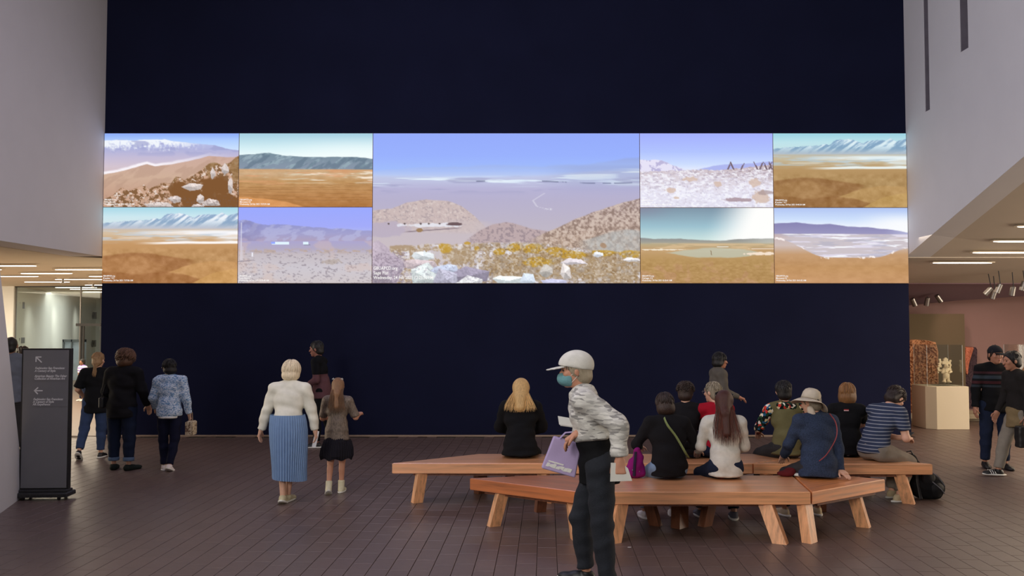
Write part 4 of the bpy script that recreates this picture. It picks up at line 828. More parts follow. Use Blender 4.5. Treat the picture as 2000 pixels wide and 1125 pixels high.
def head_hair(j, style, m, root, h):
    H, M, c = j.Hh, j.HM, j.hc; P = lambda x, y, z: c+M @ A_([x*H, y*H, z*H]); pr = []; strands = []
    face = (P(0, .026, 0), M @ nrm([0, 1., -.50]))
    vol = style.get('vol', 0.006)
    cap = E(P(0, -.006, .014), (.0465*H+vol, .058*H+vol, .054*H+vol), M, k=.02, clips=(face,)); pr.append(cap)
    L = style.get('len', 0); w = style.get('w', .05)
    if style.get('nape', 1): pr.append(E(P(0, -.028, -.026), (.039*H+vol, .034*H+vol, .034*H+vol*.5), M, k=.02))
    for s in (-1, 1):
        if style.get('sides', 0): pr.append(E(P(s*.040, .004, -.012-.02*style['sides']), (.013*H+vol*.7, .030*H+vol, .03*H+.022*H*style['sides']), M, k=.02))
    if L:
        dn = nrm(A_([0, 0, -1.])+.25*(-j.T2[:, 2])); bk = nrm(j.T2 @ A_([0, -1., 0])); top = P(0, -.034, -.01)
        tip = j.NB+bk*(.052*H if style.get('back', 1) else .03*H)+A_([0, 0, 1.])*.03*H; mid = tip*.5+top*.5
        end = tip+nrm(-j.T2[:, 2]*1.0+bk*.12)*L
        side = nrm(M[:, 0]); 
        n = style.get('n', 90)
        for i in range(n):
            a = -1+2*(i+.5)/n+random.uniform(-.04, .04); lay = random.random()
            root_ = P(.046*math.sin(a*1.45), -.058*math.cos(a*1.45)*.85+.002, .030+.02*lay-.02*abs(a))
            r2 = P(.050*math.sin(a*1.5), -.060*math.cos(a*1.5)*.9-.004*lay, -.012)
            ww = w*(1+style.get('flare', .25))
            lift = style.get('gap', .0)
            q1 = tip+side*a*w*1.0+bk*(.004+.016*lay-.018*abs(a)**2)*1.0+A_([0, 0, .01]); fr = style.get('front', .0)
            dl = random.uniform(.82, 1.05)*(1-.10*abs(a)); q2 = tip+(end-tip)*dl*.55+side*a*ww+bk*(.010*lay-.012*abs(a)); q3 = tip+(end-tip)*dl+side*(a*ww*1.02+random.uniform(-.012, .012))+bk*.008*lay
            if style.get('wave'):
                wv = style['wave']; ph = random.uniform(0, .8)+a*2; q1 = q1+side*wv*math.sin(ph); q2 = q2+side*wv*math.sin(ph+2); q3 = q3+side*wv*math.sin(ph+4)
            r0 = w/n*3.4*random.uniform(.7, 1.3)
            pts = []
            K = [root_, r2, q1, q2, q3]
            for t in np.linspace(0, 1, 9):
                x = t*4; i0 = min(int(x), 3); f = x-i0; p0 = K[max(i0-1, 0)]; p1 = K[i0]; p2 = K[i0+1]; p3 = K[min(i0+2, 4)]
                pts.append(.5*((2*p1)+(-p0+p2)*f+(2*p0-5*p1+4*p2-p3)*f*f+(-p0+3*p1-3*p2+p3)*f**3))
            strands.append(tube_arr(pts, [(r0*.8, r0*1.2)]*7+[(r0*.6, r0*.9), (r0*.12, r0*.2)], 5))
        pr.append(C(top, tip+bk*-.012, w*.72, w*.62, k=.03)); pr.append(C(tip-bk*.016, tip+(end-tip)*.62-bk*.02, w*.62, w*.55, k=.03))
    if style.get('strands', 0):   # short or bobbed hair drawn as locks over the cap
        n = style['strands']; ln = style.get('lock', .05); cu = style.get('curl', 0); rx, ry, rz = .0470*H+vol*.9, .0585*H+vol*.9, .0545*H+vol*.9
        for i in range(n):
            th = random.uniform(-PI, PI)*.78; ph = random.uniform(.15, 1.35); st = ln/6; off = random.uniform(0, .004); f0 = random.uniform(0, 6)
            ex = lambda a: c+M @ A_([(rx+off)*math.sin(th)*math.sin(a), -.006*H-(ry+off)*math.cos(th)*math.sin(a), .014*H+(rz+off)*math.cos(a)])
            out = nrm(M @ A_([math.sin(th), -math.cos(th), 0])); pts = [ex(ph)-out*.003]; tan = nrm(np.cross(out, [0, 0, 1.])); down = nrm(-A_([0, 0, 1.])*.8-j.T2[:, 2]*.2)
            for k_ in range(6):
                if ph < 1.75: ph += st/(.055*H+vol); q = ex(min(ph, 1.75))
                else: q = pts[-1]+down*st-out*st*.16
                pts.append(q)
            if cu: pts = [q+tan*cu*math.sin(f0+q_*1.9)+out*cu*.7*(1+math.cos(f0+q_*1.9)) for q_, q in enumerate(pts)]
            r0 = style.get('r', .0055); strands.append(tube_arr(pts, [r0*.6, r0, r0, r0, r0, r0*.8, r0*.25], 5))
    if style.get('bob'):
        bo = style['bob']
        for s in (-1, 1): pr.append(E(P(s*.030, -.010, -.030), (.022*H+vol*.6, .034*H, .045*H*bo), M, k=.03, clips=(face,)))
        pr.append(E(P(0, -.034, -.032), (.042*H, .030*H, .045*H*bo), M, k=.03))
    V, Fc = sdf_mesh(pr, h, wr=style.get('wr', .0015), wf=(40, 40, 8))
    if strands: V, Fc = join([(V, Fc)]+strands)
    mesh_obj('hair', V, Fc, m, root, smooth=True)
def person(label, x, y, rot, H, pose, top=None, bottom=None, shoes=None, hair=None, sk=(205, 158, 132), skk='fair', group=None, h=.014, extras=(), face=False, bare_arms=False):
    j = skeleton(H, pose); root = tag(empty('person', (x, y, 0), R(rot)), label, 'person', group); j.root = root
    c_, s_ = math.cos(R(rot)), math.sin(R(rot)); j.world = lambda p: Vector((x+p[0]*c_-p[1]*s_, y+p[0]*s_+p[1]*c_, p[2]))
    pr = body_prims(j, -.006); ex = []
    pr.append(C(j.NB-j.T2 @ A_([0, 0, .02]), j.hc+j.HM @ A_([0, -.008*H, -.03*H]), .034*H, .031*H, k=.02)); pr += face_prims(j)
    for s in (-1, 1):
        pr += arm_prims(j, s); hp, ht = hand_parts(j, s, pose.get('curl', .55)); pr += hp; ex += ht
        pr.append(C(j.hip[s], j.knee[s], .046*H, .030*H, k=.012)); pr.append(C(j.knee[s], j.ank[s], .029*H, .019*H, k=.012)); m_ = j.knee[s]*.68+j.ank[s]*.32
        fd = j.foot[s]; up = nrm(A_([0, 0, 1.])-fd*fd[2]); j.up = up
        pr.append(E(m_-fd*.010*H, (.025*H, .028*H, .055*H), k=.012)); pr.append(C(j.ank[s]-up*.016*H, j.ank[s]+fd*.085*H-up*.026*H, .019*H, .014*H, k=.015))
    sdf_obj('body', pr, skin(sk, skk), root, h=min(h, .0125), extra=ex)
    if face:
        H = j.Hh; P = lambda x_, y_, z_: j.hc+j.HM @ A_([x_*H, y_*H, z_*H])
        for s in (-1, 1):
            b = MB(); b.lathe([(.0001, -.0055*H), (.0045*H, -.003*H), (.0055*H, 0), (.0045*H, .003*H), (.0001, .0055*H)], 10, tuple(P(s*.018, .0475, .003))); b.build('eye', mat('eye_dark', rgb(38, 28, 24), .2) if 'eye_dark' not in bpy.data.materials else bpy.data.materials['eye_dark'], root, smooth=True)
            b = MB(); b.tube([P(s*.009, .053, .013), P(s*.018, .053, .016), P(s*.028, .046, .012)], [.0016*H, .0022*H, .001*H], 5); b.build('eyebrow', face if not isinstance(face, bool) else hair[1], root)
        b = MB(); b.tube([P(-.012, .052, -.036), P(-.004, .0575, -.0345), P(.004, .0575, -.0345), P(.012, .052, -.036)], [.0012*H, .0032*H, .0032*H, .0012*H], 6); b.build('lips', skin((168, 98, 88), 'lips'), root, smooth=True)
    if bottom: garment_bottom(j, root, h=h, **bottom)
    if top: garment_top(j, root, h=h, **top)
    if shoes: make_shoes(j, root, **shoes)
    if hair: head_hair(j, hair[0], hair[1], root, min(h, .012))
    for e_ in extras: e_(j, root)
    return j
def garment_top(j, root, m, t=.012, ta=.012, tw=.010, sleeve=1.0, hem=-.02, name='top', flare=0.0, h=.014, wr=.004, collar=.012, hood=0, msl=None, open_=False):
    """sleeve: 1 full, .0-1 part of the forearm, negative = short sleeve"""
    H, T, T2 = j.H, j.T, j.T2; hp = j.P0+T @ A_([0, 0, hem*H]); cl = ((hp, -T[:, 2]),)
    pr = body_prims(j, t)
    for p in pr[:3]: p.clips = cl
    if hem < 0 or flare: pr.append(C(j.P0+T @ A_([0, 0, .10*H]), j.P0+T @ A_([0, 0, (hem-.01)*H]), .060*H+t, .064*H+t+flare, k=.03, clips=cl)); 
    if flare:
        for s in (-1, 1): pr.append(C(j.P0+T @ A_([s*.02*H, 0, .08*H]), j.P0+T @ A_([s*.035*H, 0, (hem-.01)*H]), .062*H+t, .058*H+t+flare, k=.03, clips=cl))
    arms = []
    for s in (-1, 1):
        if sleeve < 0:
            e = j.sh[s]+(j.el[s]-j.sh[s])*(-sleeve); n = nrm(j.el[s]-j.sh[s]); arms.append(C(j.sh[s], e+n*.02, .031*H+ta, .028*H+ta*1.5, k=.035, clips=((e, n),)))
        else: arms += arm_prims(j, s, ta, tw, sleeve)
    if collar: pr.append(C(j.NB-T2 @ A_([0, 0, .03*H]), j.NB+T2 @ A_([0, .002*H, .006*H]), .042*H+collar*.3, .036*H+collar, k=.02, clips=((j.NB+T2 @ A_([0, 0, .010*H+collar*.6]), T2[:, 2]),)))
    if hood: pr.append(E(j.NB+T2 @ A_([0, -.035*H, -.012*H]), (.072*H, .042*H, .042*H), T2, k=.02))
    if msl is None: sdf_obj(name, pr+arms, m, root, h=h, wr=wr)
    else: sdf_obj(name, pr, m, root, h=h, wr=wr); sdf_obj('sleeves', arms, msl, root, h=h, wr=wr)
def garment_bottom(j, root, m, t=.012, hem=.9, name='trousers', h=.014, wr=.004, waist=.10, cuff=None, wide=0.0):
    H, T = j.H, j.T; cl = ((j.P0+T @ A_([0, 0, waist*H]), T[:, 2]),)
    pr = body_prims(j, t)[:2]
    for p in pr: p.clips = cl
    for s in (-1, 1):
        pr.append(C(j.hip[s], j.knee[s], .052*H+t, .035*H+t+wide*.5, k=.03)); e = j.knee[s]+(j.ank[s]-j.knee[s])*hem; n = nrm(j.ank[s]-j.knee[s])
        pr.append(C(j.knee[s], e+n*.02, .034*H+t+wide*.5, .024*H+t+wide, k=.02, clips=((e, n),)))
        pr.append(E(j.knee[s]*.68+j.ank[s]*.32, (.030*H+t, .032*H+t, .055*H), k=.02))
        if cuff: sdf_obj('cuff', [C(e-n*.055, e+n*.01, .027*H+t+.004, k=.01, clips=((e+n*.004, n), (e-n*.05, -n)))], cuff, root, h=.01)
    sdf_obj(name, pr, m, root, h=h, wr=wr)
def make_shoes(j, root, m, sole=None, hi=0.0, sz=1.0, name='shoe', sides=(-1, 1), stripes=None):
    H = j.H
    for s in sides:
        fd = j.foot[s]; up = nrm(A_([0, 0, 1.])-fd*fd[2]); x = np.cross(fd, up); M = np.stack([x, fd, up], 1); a = j.ank[s]; k = .012; bt = a-up*.0415*H; cl = ((bt, -up),)
        pr = [E(a+fd*-.008*H-up*.020*H, (.025*H*sz, .034*H*sz, .030*H), M, k=k, clips=cl), E(a+fd*.070*H*sz-up*.028*H, (.029*H*sz, .052*H*sz, .021*H), M, k=k, clips=cl), E(a+fd*.030*H-up*.022*H, (.026*H*sz, .05*H*sz, .026*H), M, k=k, clips=cl)]
        if hi: n = nrm(j.knee[s]-a); e = a+n*hi; pr.append(C(a-up*.01, e+n*.02, .027*H, .030*H, k=.015, clips=((e, n),)))
        else: pr.append(C(a-up*.02*H, a+up*.012*H, .025*H, .026*H, k=.01, clips=((a+up*.006*H, up),)))
        o = sdf_obj(name, pr, m, root, h=.0085)
        if sole: 
            c2 = ((bt-up*.001, -up), (bt+up*.012*H, up)); sdf_obj('sole', [E(a+fd*.030*H-up*.034*H, (.033*H*sz, .094*H*sz, .03*H), M, k=k, clips=c2)], sole, o, h=.008)
        if stripes:
            for q in range(3):
                b = MB(); yy = .028+.017*q
                for sx in (-1, 1): b.tube([a+fd*yy*H+x*sx*.028*H-up*.034*H, a+fd*(yy+.006)*H+x*sx*.026*H-up*.018*H, a+fd*(yy+.012)*H+x*sx*.012*H-up*.001*H], .0028*H, 6)
                b.build('shoe_stripe', stripes, o)
def strap(name, pts, w, m, th=.003, parent_local=True):
    def f(j, root):
        P = [p(j) if callable(p) else p for p in pts]; K = []
        n = len(P)
        for i in range(n-1):
            for t in np.linspace(0, 1, 6)[:-1]:
                p0 = P[max(i-1, 0)]; p1 = P[i]; p2 = P[i+1]; p3 = P[min(i+2, n-1)]; K.append(.5*((2*p1)+(-p0+p2)*t+(2*p0-5*p1+4*p2-p3)*t*t+(-p0+3*p1-3*p2+p3)*t**3))
        K.append(P[-1]); b = MB(); b.tube(K, [(w/2, th)]*len(K), 8); b.build(name, m, root, smooth=True)
    return f
def bk(x, y, z):
    """point on the torso: x, y in torso units of H, z from pelvis (0) to neck (.31)"""
    def f(j):
        if z < .115: return j.P0+j.T @ A_([x*j.H, y*j.H, z*j.H])
        return j.W+j.T2 @ A_([x*j.H, y*j.H, (z-.115)*j.H])
    return f
def stack(fs, *a):
    for f in fs: f(*a)
# ------------------------------------------------------------------ benches
def wood(name, c, rot=0.0, rough=.32, coat=1.0, leg=False):
    m = bpy.data.materials.new(name); m.use_nodes = True; nt = m.node_tree; b = nt.nodes['Principled BSDF']; L = nt.links.new
    b.inputs['Roughness'].default_value = rough; b.inputs['Coat Weight'].default_value = coat; b.inputs['Coat Roughness'].default_value = .36; b.inputs['Coat IOR'].default_value = 1.85
    tc = N(nt, 'ShaderNodeTexCoord'); m0 = N(nt, 'ShaderNodeMapping'); m0.inputs['Rotation'].default_value = (0, 0, rot); L(tc.outputs['Object'], m0.inputs[0]); mp = N(nt, 'ShaderNodeMapping'); mp.inputs['Scale'].default_value = (.7, 20, 18) if not leg else (22, 22, .8); L(m0.outputs[0], mp.inputs[0])
    n1 = N(nt, 'ShaderNodeTexNoise', i_Scale=1.6, i_Detail=6.0, i_Distortion=.12); L(mp.outputs[0], n1.inputs[0])
    mp2 = N(nt, 'ShaderNodeMapping'); mp2.inputs['Scale'].default_value = (4, 110, 80) if not leg else (120, 120, 4); L(m0.outputs[0], mp2.inputs[0])
    n2 = N(nt, 'ShaderNodeTexNoise', i_Scale=1.5, i_Detail=3.0); L(mp2.outputs[0], n2.inputs[0])
    mx = N(nt, 'ShaderNodeMath', operation='MULTIPLY_ADD'); mx.inputs[1].default_value = .3; L(n2.outputs[0], mx.inputs[0]); L(n1.outputs[0], mx.inputs[2])
    d = [x*.62 for x in c[:3]]+[1]; l = [min(1, x*1.28) for x in c[:3]]+[1]
    o = ramp(nt, mx.outputs[0], [(.42, tuple(d)), (.62, tuple(c)), (.86, tuple(l))], 'LINEAR'); L(o, b.inputs['Base Color'])
    bp = N(nt, 'ShaderNodeBump', i_Strength=.06, i_Distance=.003); L(n2.outputs[0], bp.inputs['Height']); L(bp.outputs[0], b.inputs['Normal']); return m
W_a = wood('honey_wood', rgb(224, 156, 104)); W_b = wood('amber_wood', rgb(226, 140, 72), -.64); W_c = wood('russet_wood', rgb(190, 108, 54), .64); W_leg = wood('leg_wood', rgb(226, 164, 116), 0, .4, .1, True)
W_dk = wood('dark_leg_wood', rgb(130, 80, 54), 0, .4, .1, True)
SZ = .46
def bench(label, pix, legs, mt):
    P = [G(u, v, SZ) for u, v in pix]; a = sum((P[i-1].x*P[i].y-P[i].x*P[i-1].y) for i in range(len(P)))
    if a < 0: P = P[::-1]
    cx = sum(p.x for p in P)/len(P); cy = sum(p.y for p in P)/len(P)
    t = tag(empty('wooden_bench', (cx, cy, 0)), label, 'bench', 'angular wooden benches in the middle of the hall')
    b = MB(); b.prism([(p.x-cx, p.y-cy) for p in P], SZ-.118, SZ, .006); b.build('seat_slab', mt, t)
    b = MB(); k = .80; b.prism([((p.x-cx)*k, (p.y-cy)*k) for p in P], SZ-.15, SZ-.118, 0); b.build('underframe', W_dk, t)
    for (ut, vt), (uf, vf), w, ang_, mm in legs:
        f = G(uf, vf, 0); d0 = G(ut, vt, SZ-.12); f = Vector((f.x, f.y, 0)); top = Vector((d0.x, min(d0.y, 99), SZ-.119))
        if top.y < min(p.y for p in P)+.07: top.y = min(p.y for p in P)+.09
        f.y = min(f.y+.03, 99); b = MB(); ca_, sa_ = math.cos(R(ang_)), math.sin(R(ang_)); q = [(-w/2, -w/2*.9), (w/2, -w/2*.9), (w/2*1.0, w/2*.5), (0, w/2*1.0), (-w/2, w/2*.5)]; q = [(x*ca_-y*sa_, x*sa_+y*ca_) for x, y in q]
        V = [(f.x+x-cx, f.y+y-cy, 0) for x, y in q]+[(top.x+x-cx, top.y+y-cy, top.z) for x, y in q]; n = len(q)
        b.add(V, [tuple(range(n))[::-1], tuple(range(n, 2*n))]+[(i, (i+1) % n, (i+1) % n+n, i+n) for i in range(n)]); b.build('leg', mm, t)
    return t
bench('pointed left bench of the front group, its tip towards the pleated skirt walker', [(918, 934), (1128, 960), (1166, 928), (1037, 928.5)],
      [((980, 962), (963, 1028), .115, 25, W_leg), ((1118, 978), (1128, 1054), .12, 10, W_leg), ((1060, 940), (1054, 1000), .11, 20, W_dk)], W_c)
bench('long middle bench of the front group with two women sitting on it', [(1131, 960.5), (1583, 961), (1547, 928.5), (1169, 928)],
      [((1214, 990), (1196, 1061), .13, 30, W_leg), ((1507, 990), (1527, 1062), .13, -30, W_leg), ((1262, 958), (1283, 1027), .11, -35, W_dk), ((1326, 955), (1326, 1031), .15, 45, W_dk), ((1390, 958), (1376, 1028), .12, 35, W_dk)], W_a)
bench('short right bench of the front group where the sun-hat woman rests her hand', [(1586, 961), (1728, 936), (1668, 930.5), (1551, 928.5)],
      [((1580, 990), (1581, 1060), .13, 45, W_leg), ((1668, 962), (1690, 1030), .12, -35, W_leg), ((1600, 945), (1602, 1000), .11, 15, W_dk)], W_b)
bench('pointed left bench of the rear group carrying the blonde woman in black', [(766, 904.5), (1098, 905), (1060, 886.5), (936, 886.5)],
      [((822, 925), (813, 982), .115, 28, W_leg), ((937, 920), (937, 964), .13, 40, W_dk), ((1062, 925), (1072, 982), .12, -30, W_leg)], W_a)
bench('long middle bench of the rear group, mostly hidden behind sitting people', [(1101, 905), (1469, 905), (1543, 894), (1500, 886.5), (1063, 886.5)],
      [((1120, 930), (1113, 982), .12, 25, W_leg), ((1440, 930), (1450, 980), .12, -25, W_leg), ((1280, 915), (1280, 962), .13, 40, W_dk)], W_a)
bench('right bench of the rear group with its pointed end by the black backpack', [(1472, 905.5), (1821, 906.5), (1665, 889), (1546, 894.5)],
      [((1765, 928), (1778, 984), .125, -32, W_leg), ((1500, 928), (1503, 975), .12, 30, W_leg), ((1640, 915), (1640, 958), .12, 15, W_dk)], W_a)

# ------------------------------------------------------------------ cloth materials
def fab(n, c, **kw): return mat(n, rgb(*c), kw.pop('rough', .92), kw.pop('bump', .35), kw.pop('bscale', 150), kw.pop('var', .14), kw.pop('vscale', 9), spec=.15, **kw)
F_black = fab('black_knit', (26, 25, 27)); F_black2 = fab('black_cotton', (20, 20, 22)); F_char = fab('charcoal_cloth', (52, 50, 50)); F_jean = fab('blue_denim', (52, 66, 96)); F_djean = fab('dark_denim', (30, 38, 58)); F_ljean = fab('pale_denim', (126, 150, 178))
F_cream = fab('cream_wool', (226, 222, 206), bscale=200); F_ivory = fab('pale_grey_jersey', (206, 202, 190), vscale=14); F_olive = fab('olive_cotton', (102, 96, 64)); F_grey = fab('grey_shirt', (104, 108, 118)); F_taupe = fab('taupe_trousers', (128, 118, 106)); F_navyk = fab('navy_speckled_knit', (48, 58, 78), var=.5, vscale=120)
F_red = fab('crimson_collar', (158, 22, 40)); F_white = mat('white_leather', rgb(226, 224, 216), .6); F_sole = mat('white_rubber', rgb(224, 222, 212), .6); F_blk = mat('black_leather', rgb(24, 23, 24), .45); F_beigeshoe = mat('beige_suede', rgb(196, 178, 142), .9); F_khaki = fab('khaki_coat', (126, 108, 78)); F_grysh = mat('grey_running_mesh', rgb(92, 92, 100), .8, .4, 200)
def stripes(n, base, line, freq, thin, z0=None, z1=None, axis='Z'):
    m = fab(n, (255, 255, 255))
    def bld(nt):
        z = objz(nt, axis); mu = N(nt, 'ShaderNodeMath', operation='MULTIPLY'); mu.inputs[1].default_value = freq; nt.links.new(z, mu.inputs[0]); fr = N(nt, 'ShaderNodeMath', operation='FRACT'); nt.links.new(mu.outputs[0], fr.inputs[0]); r_ = ramp(nt, fr.outputs[0], [(0, rgb(*base)), (1-thin, rgb(*line))])
        if z0 is None: return r_
        g1 = N(nt, 'ShaderNodeMath', operation='GREATER_THAN'); g1.inputs[1].default_value = z0; nt.links.new(z, g1.inputs[0]); g2 = N(nt, 'ShaderNodeMath', operation='LESS_THAN'); g2.inputs[1].default_value = z1; nt.links.new(z, g2.inputs[0])
        m_ = N(nt, 'ShaderNodeMath', operation='MULTIPLY'); nt.links.new(g1.outputs[0], m_.inputs[0]); nt.links.new(g2.outputs[0], m_.inputs[1])
        mx = N(nt, 'ShaderNodeMix', data_type='RGBA'); nt.links.new(m_.outputs[0], mx.inputs[0]); mx.inputs[6].default_value = rgb(*base); nt.links.new(r_, mx.inputs[7]); return mx.outputs[2]
    return colored(m, bld)
def blocks(n, stops):
    """colour blocks by height: [(z, rgb)]"""
    m = fab(n, (255, 255, 255)); return colored(m, lambda nt: ramp(nt, _div(nt, objz(nt)), [(z/2.0, rgb(*c)) for z, c in stops]))
def _div(nt, s):
    d = N(nt, 'ShaderNodeMath', operation='MULTIPLY'); d.inputs[1].default_value = .5; nt.links.new(s, d.inputs[0]); return d.outputs[0]
def spots(n, scale, cols, rnd=1.0, stretch=(1, 1, 1), kind='F1', base=None):
    m = fab(n, (255, 255, 255))
    def bld(nt):
        tc = N(nt, 'ShaderNodeTexCoord'); mp = N(nt, 'ShaderNodeMapping'); mp.inputs['Scale'].default_value = stretch; nt.links.new(tc.outputs['Object'], mp.inputs[0])
        v = N(nt, 'ShaderNodeTexVoronoi', i_Scale=scale, i_Randomness=rnd); nt.links.new(mp.outputs[0], v.inputs['Vector']); sp = N(nt, 'ShaderNodeSeparateColor'); nt.links.new(v.outputs['Color'], sp.inputs[0])
        k = len(cols); return ramp(nt, sp.outputs[0], [(i/k, rgb(*c)) for i, c in enumerate(cols)])
    return colored(m, bld)
def hairm(n, c, var=.35, rough=.42):
    m = mat(n, rgb(*c), rough, .5, 60, .25, 14, stretch=(6, 6, .6), island=var, spec=.4); return m
H_black = hairm('black_hair', (22, 19, 19), .25); H_dkbr = hairm('dark_brown_hair', (46, 32, 26)); H_brown = hairm('brown_hair', (84, 58, 40)); H_red = hairm('auburn_long_hair', (88, 44, 30), .5); H_aub = hairm('auburn_bob_hair', (136, 94, 54)); H_curl = hairm('reddish_curly_hair', (96, 66, 48), .5)
H_blond = hairm('blonde_hair', (212, 172, 112), .35); H_dirty = hairm('dark_blonde_hair', (160, 124, 84), .35); H_white = hairm('white_blonde_hair', (226, 208, 176), .18); H_greyh = hairm('grey_hair', (150, 138, 116), .4); H_girl = hairm('girl_brown_hair', (112, 80, 54), .4)

def wl(x, y, rot, P):
    c, s = math.cos(R(rot)), math.sin(R(rot)); dx, dy = P[0]-x, P[1]-y; return (dx*c+dy*s, -dx*s+dy*c, P[2])
def at(u, Y): return (u-1000)/F*Y*1.004, Y
short = dict(strands=60, lock=.045, vol=.004, r=.005)
# --- seated on the front benches
SITA = ((.30, .75, -.75), (-.25, 1, -.35))
x, y = at(1303, 9.14)
person('woman in a black sweater with a green cross-body strap, seated on the front bench', x, y, 3, 1.57, dict(seat=SZ, lean=4, lean2=10, bw=1.22, sw=.112, armL=((.48, .25, -.85), (-.35, 1, -.25)), armR=((.50, .25, -.85), (-.35, 1, -.25)), legL=((.25, 1, 0), (0, -.1, -1)), legR=((.1, 1, 0), (0, .1, -1)), hp=12, hy=8),
    top=dict(m=F_black, name='sweater', t=.022, ta=.020, hem=-.045, flare=.012), bottom=dict(m=F_ljean, name='jeans', t=.014), shoes=dict(m=F_white, sole=F_sole), hair=(dict(strands=90, lock=.10, vol=.010, bob=.85, r=.006), H_dkbr), h=.0125,
    extras=[strap('bag_strap', [bk(-.035, -.085, .312), bk(-.02, -.105, .26), bk(.03, -.102, .19), bk(.085, -.085, .11), bk(.12, -.03, .07)], .036, fab('green_webbing', (128, 142, 92)))])
x, y = at(1412, 9.14)
person('woman in a pale grey top with long auburn hair and sunglasses pushed up', x, y, 0, 1.60, dict(seat=SZ, lean=2, lean2=8, sw=.106, bw=1.05, armL=((.22, .2, -.95), (-.1, 1, -.35)), armR=((.22, .2, -.95), (-.2, 1, -.35)), legL=((.25, 1, 0), (0, .0, -1)), legR=((.12, 1, 0), (.05, -.28, -1)), hp=8, hr=4, hy=-10),
    top=dict(m=F_ivory, name='long_top', t=.014, ta=.013, hem=-.045, flare=.014, wr=.005), bottom=dict(m=F_djean, name='jeans', t=.016), shoes=dict(m=F_grysh, sole=F_sole), hair=(dict(len=.34, w=.082, flare=.75, vol=.014, wave=.014, n=140), H_red), h=.0125,
    extras=[lambda j, root: [MB().tube([j.hc+j.HM @ A_([s*.05*j.Hh, .04*j.Hh, .02*j.Hh]), j.hc+j.HM @ A_([s*.054*j.Hh, .0, .046*j.Hh]), j.hc+j.HM @ A_([s*.050*j.Hh, -.02*j.Hh, .04*j.Hh])], .003, 6).build('sunglasses_arm', F_blk, root) for s in (-1, 1)]+[MB().tube([j.hc+j.HM @ A_([-.052*j.Hh, .034*j.Hh, .050*j.Hh]), j.hc+j.HM @ A_([-.02*j.Hh, .046*j.Hh, .066*j.Hh]), j.hc+j.HM @ A_([.02*j.Hh, .046*j.Hh, .066*j.Hh]), j.hc+j.HM @ A_([.052*j.Hh, .034*j.Hh, .050*j.Hh])], [(.012, .003)]*4, 8).build('sunglasses', F_blk, root)]])
x, y = at(1592, 9.20); rot17 = 6; hp17 = G(1650, 937, SZ)
def sun_hat(j, root):
    m = fab('beige_hat_cloth', (196, 184, 164), vscale=14); M = j.HM @ rotz(R(-35)) @ roty(R(20)) @ rotx(R(10)); c = j.hc+j.HM @ A_([0, -.004*j.Hh, .022*j.Hh]); H = j.H; k = 40
    def ring(r, z, wob=0.0): return [c+M @ A_([r*math.sin(2*PI*i/k)*.95, r*math.cos(2*PI*i/k)*1.12, z+wob*math.sin(2*PI*i/k*2+1.1)+wob*.5*math.sin(2*PI*i/k*3)]) for i in range(k)]
    def surf(name, rings):
        V = [p for r_ in rings for p in r_]; n = len(rings); Fc = [(a*k+i, a*k+(i+1) % k, (a+1)*k+(i+1) % k, (a+1)*k+i) for a in range(n-1) for i in range(k)]+[tuple(range((n-1)*k, n*k))]
        o = mesh_obj(name, V, Fc, m, root, smooth=True); so = o.modifiers.new('t', 'SOLIDIFY'); so.thickness = .004; return o
    surf('hat_crown', [ring(.098, -.012), ring(.096, .02), ring(.090, .055), ring(.074, .085), ring(.045, .102), ring(.015, .107)])
    V = [p for r_ in (ring(.097, -.010), ring(.13, -.022, .008), ring(.165, -.042, .018), ring(.192, -.060, .028)) for p in r_]
    o = mesh_obj('hat_brim', V, [(a*k+i, a*k+(i+1) % k, (a+1)*k+(i+1) % k, (a+1)*k+i) for a in range(3) for i in range(k)], m, root, smooth=True); o.modifiers.new('t', 'SOLIDIFY').thickness = .004
    b = MB(); b.tube(ring(.100, -.006)+[ring(.100, -.006)[0]], .004, 6); b.build('hat_cord', fab('hat_cord', (150, 138, 118)), root)
    q = c+M @ A_([.035, -.108, -.006]); b = MB(); b.lathe([(.0001, -.009), (.008, -.006), (.009, .006), (.0001, .010)], 10, tuple(q)); b.build('cord_stopper', F_blk, root)
def collar_scarf(j, root): sdf_obj('neck_flap', [C(j.NB+A_([-.05, -.02, .0]), j.NB+A_([-.06, -.01, .09]), .03, .035), C(j.NB+A_([-.03, -.045, .01]), j.NB+A_([-.05, -.035, .07]), .022)], fab('flap_cloth', (200, 186, 168)), root, h=.011)
person('person in a wide beige sun hat and speckled navy cardigan leaning on one hand', x, y, rot17, 1.60, dict(seat=SZ, lean=5, lean2=6, bw=1.15, sw=.108, side=1, armL=((.30, .3, -.9), (-.1, .8, -.6)), reach={1: (wl(x, y, rot17, (hp17.x-.01, hp17.y+.10, SZ+.075)), (.6, .3, 0))}, handR=(.25, -1, -.35), palm={1: (0, 0, -1)}, legL=((.3, 1, 0), (0, .1, -1)), legR=((.2, 1, 0), (0, .1, -1)), hp=14, hr=6, hy=35, curl=.2),
    top=dict(m=F_navyk, name='cardigan', t=.026, ta=.020, tw=.016, hem=-.055, flare=.03, wr=.006), bottom=dict(m=F_char, t=.014), shoes=dict(m=F_beigeshoe, sole=F_sole), hair=(dict(strands=0, vol=.004, nape=1), H_greyh), h=.0125,
    extras=[sun_hat, collar_scarf, strap('bag_strap', [bk(.080, -.035, .335), bk(.088, -.095, .27), bk(.07, -.122, .18), bk(.0, -.128, .09), bk(-.05, -.12, .045)], .012, mat('maroon_cord', rgb(140, 48, 50), .6), th=.005)])
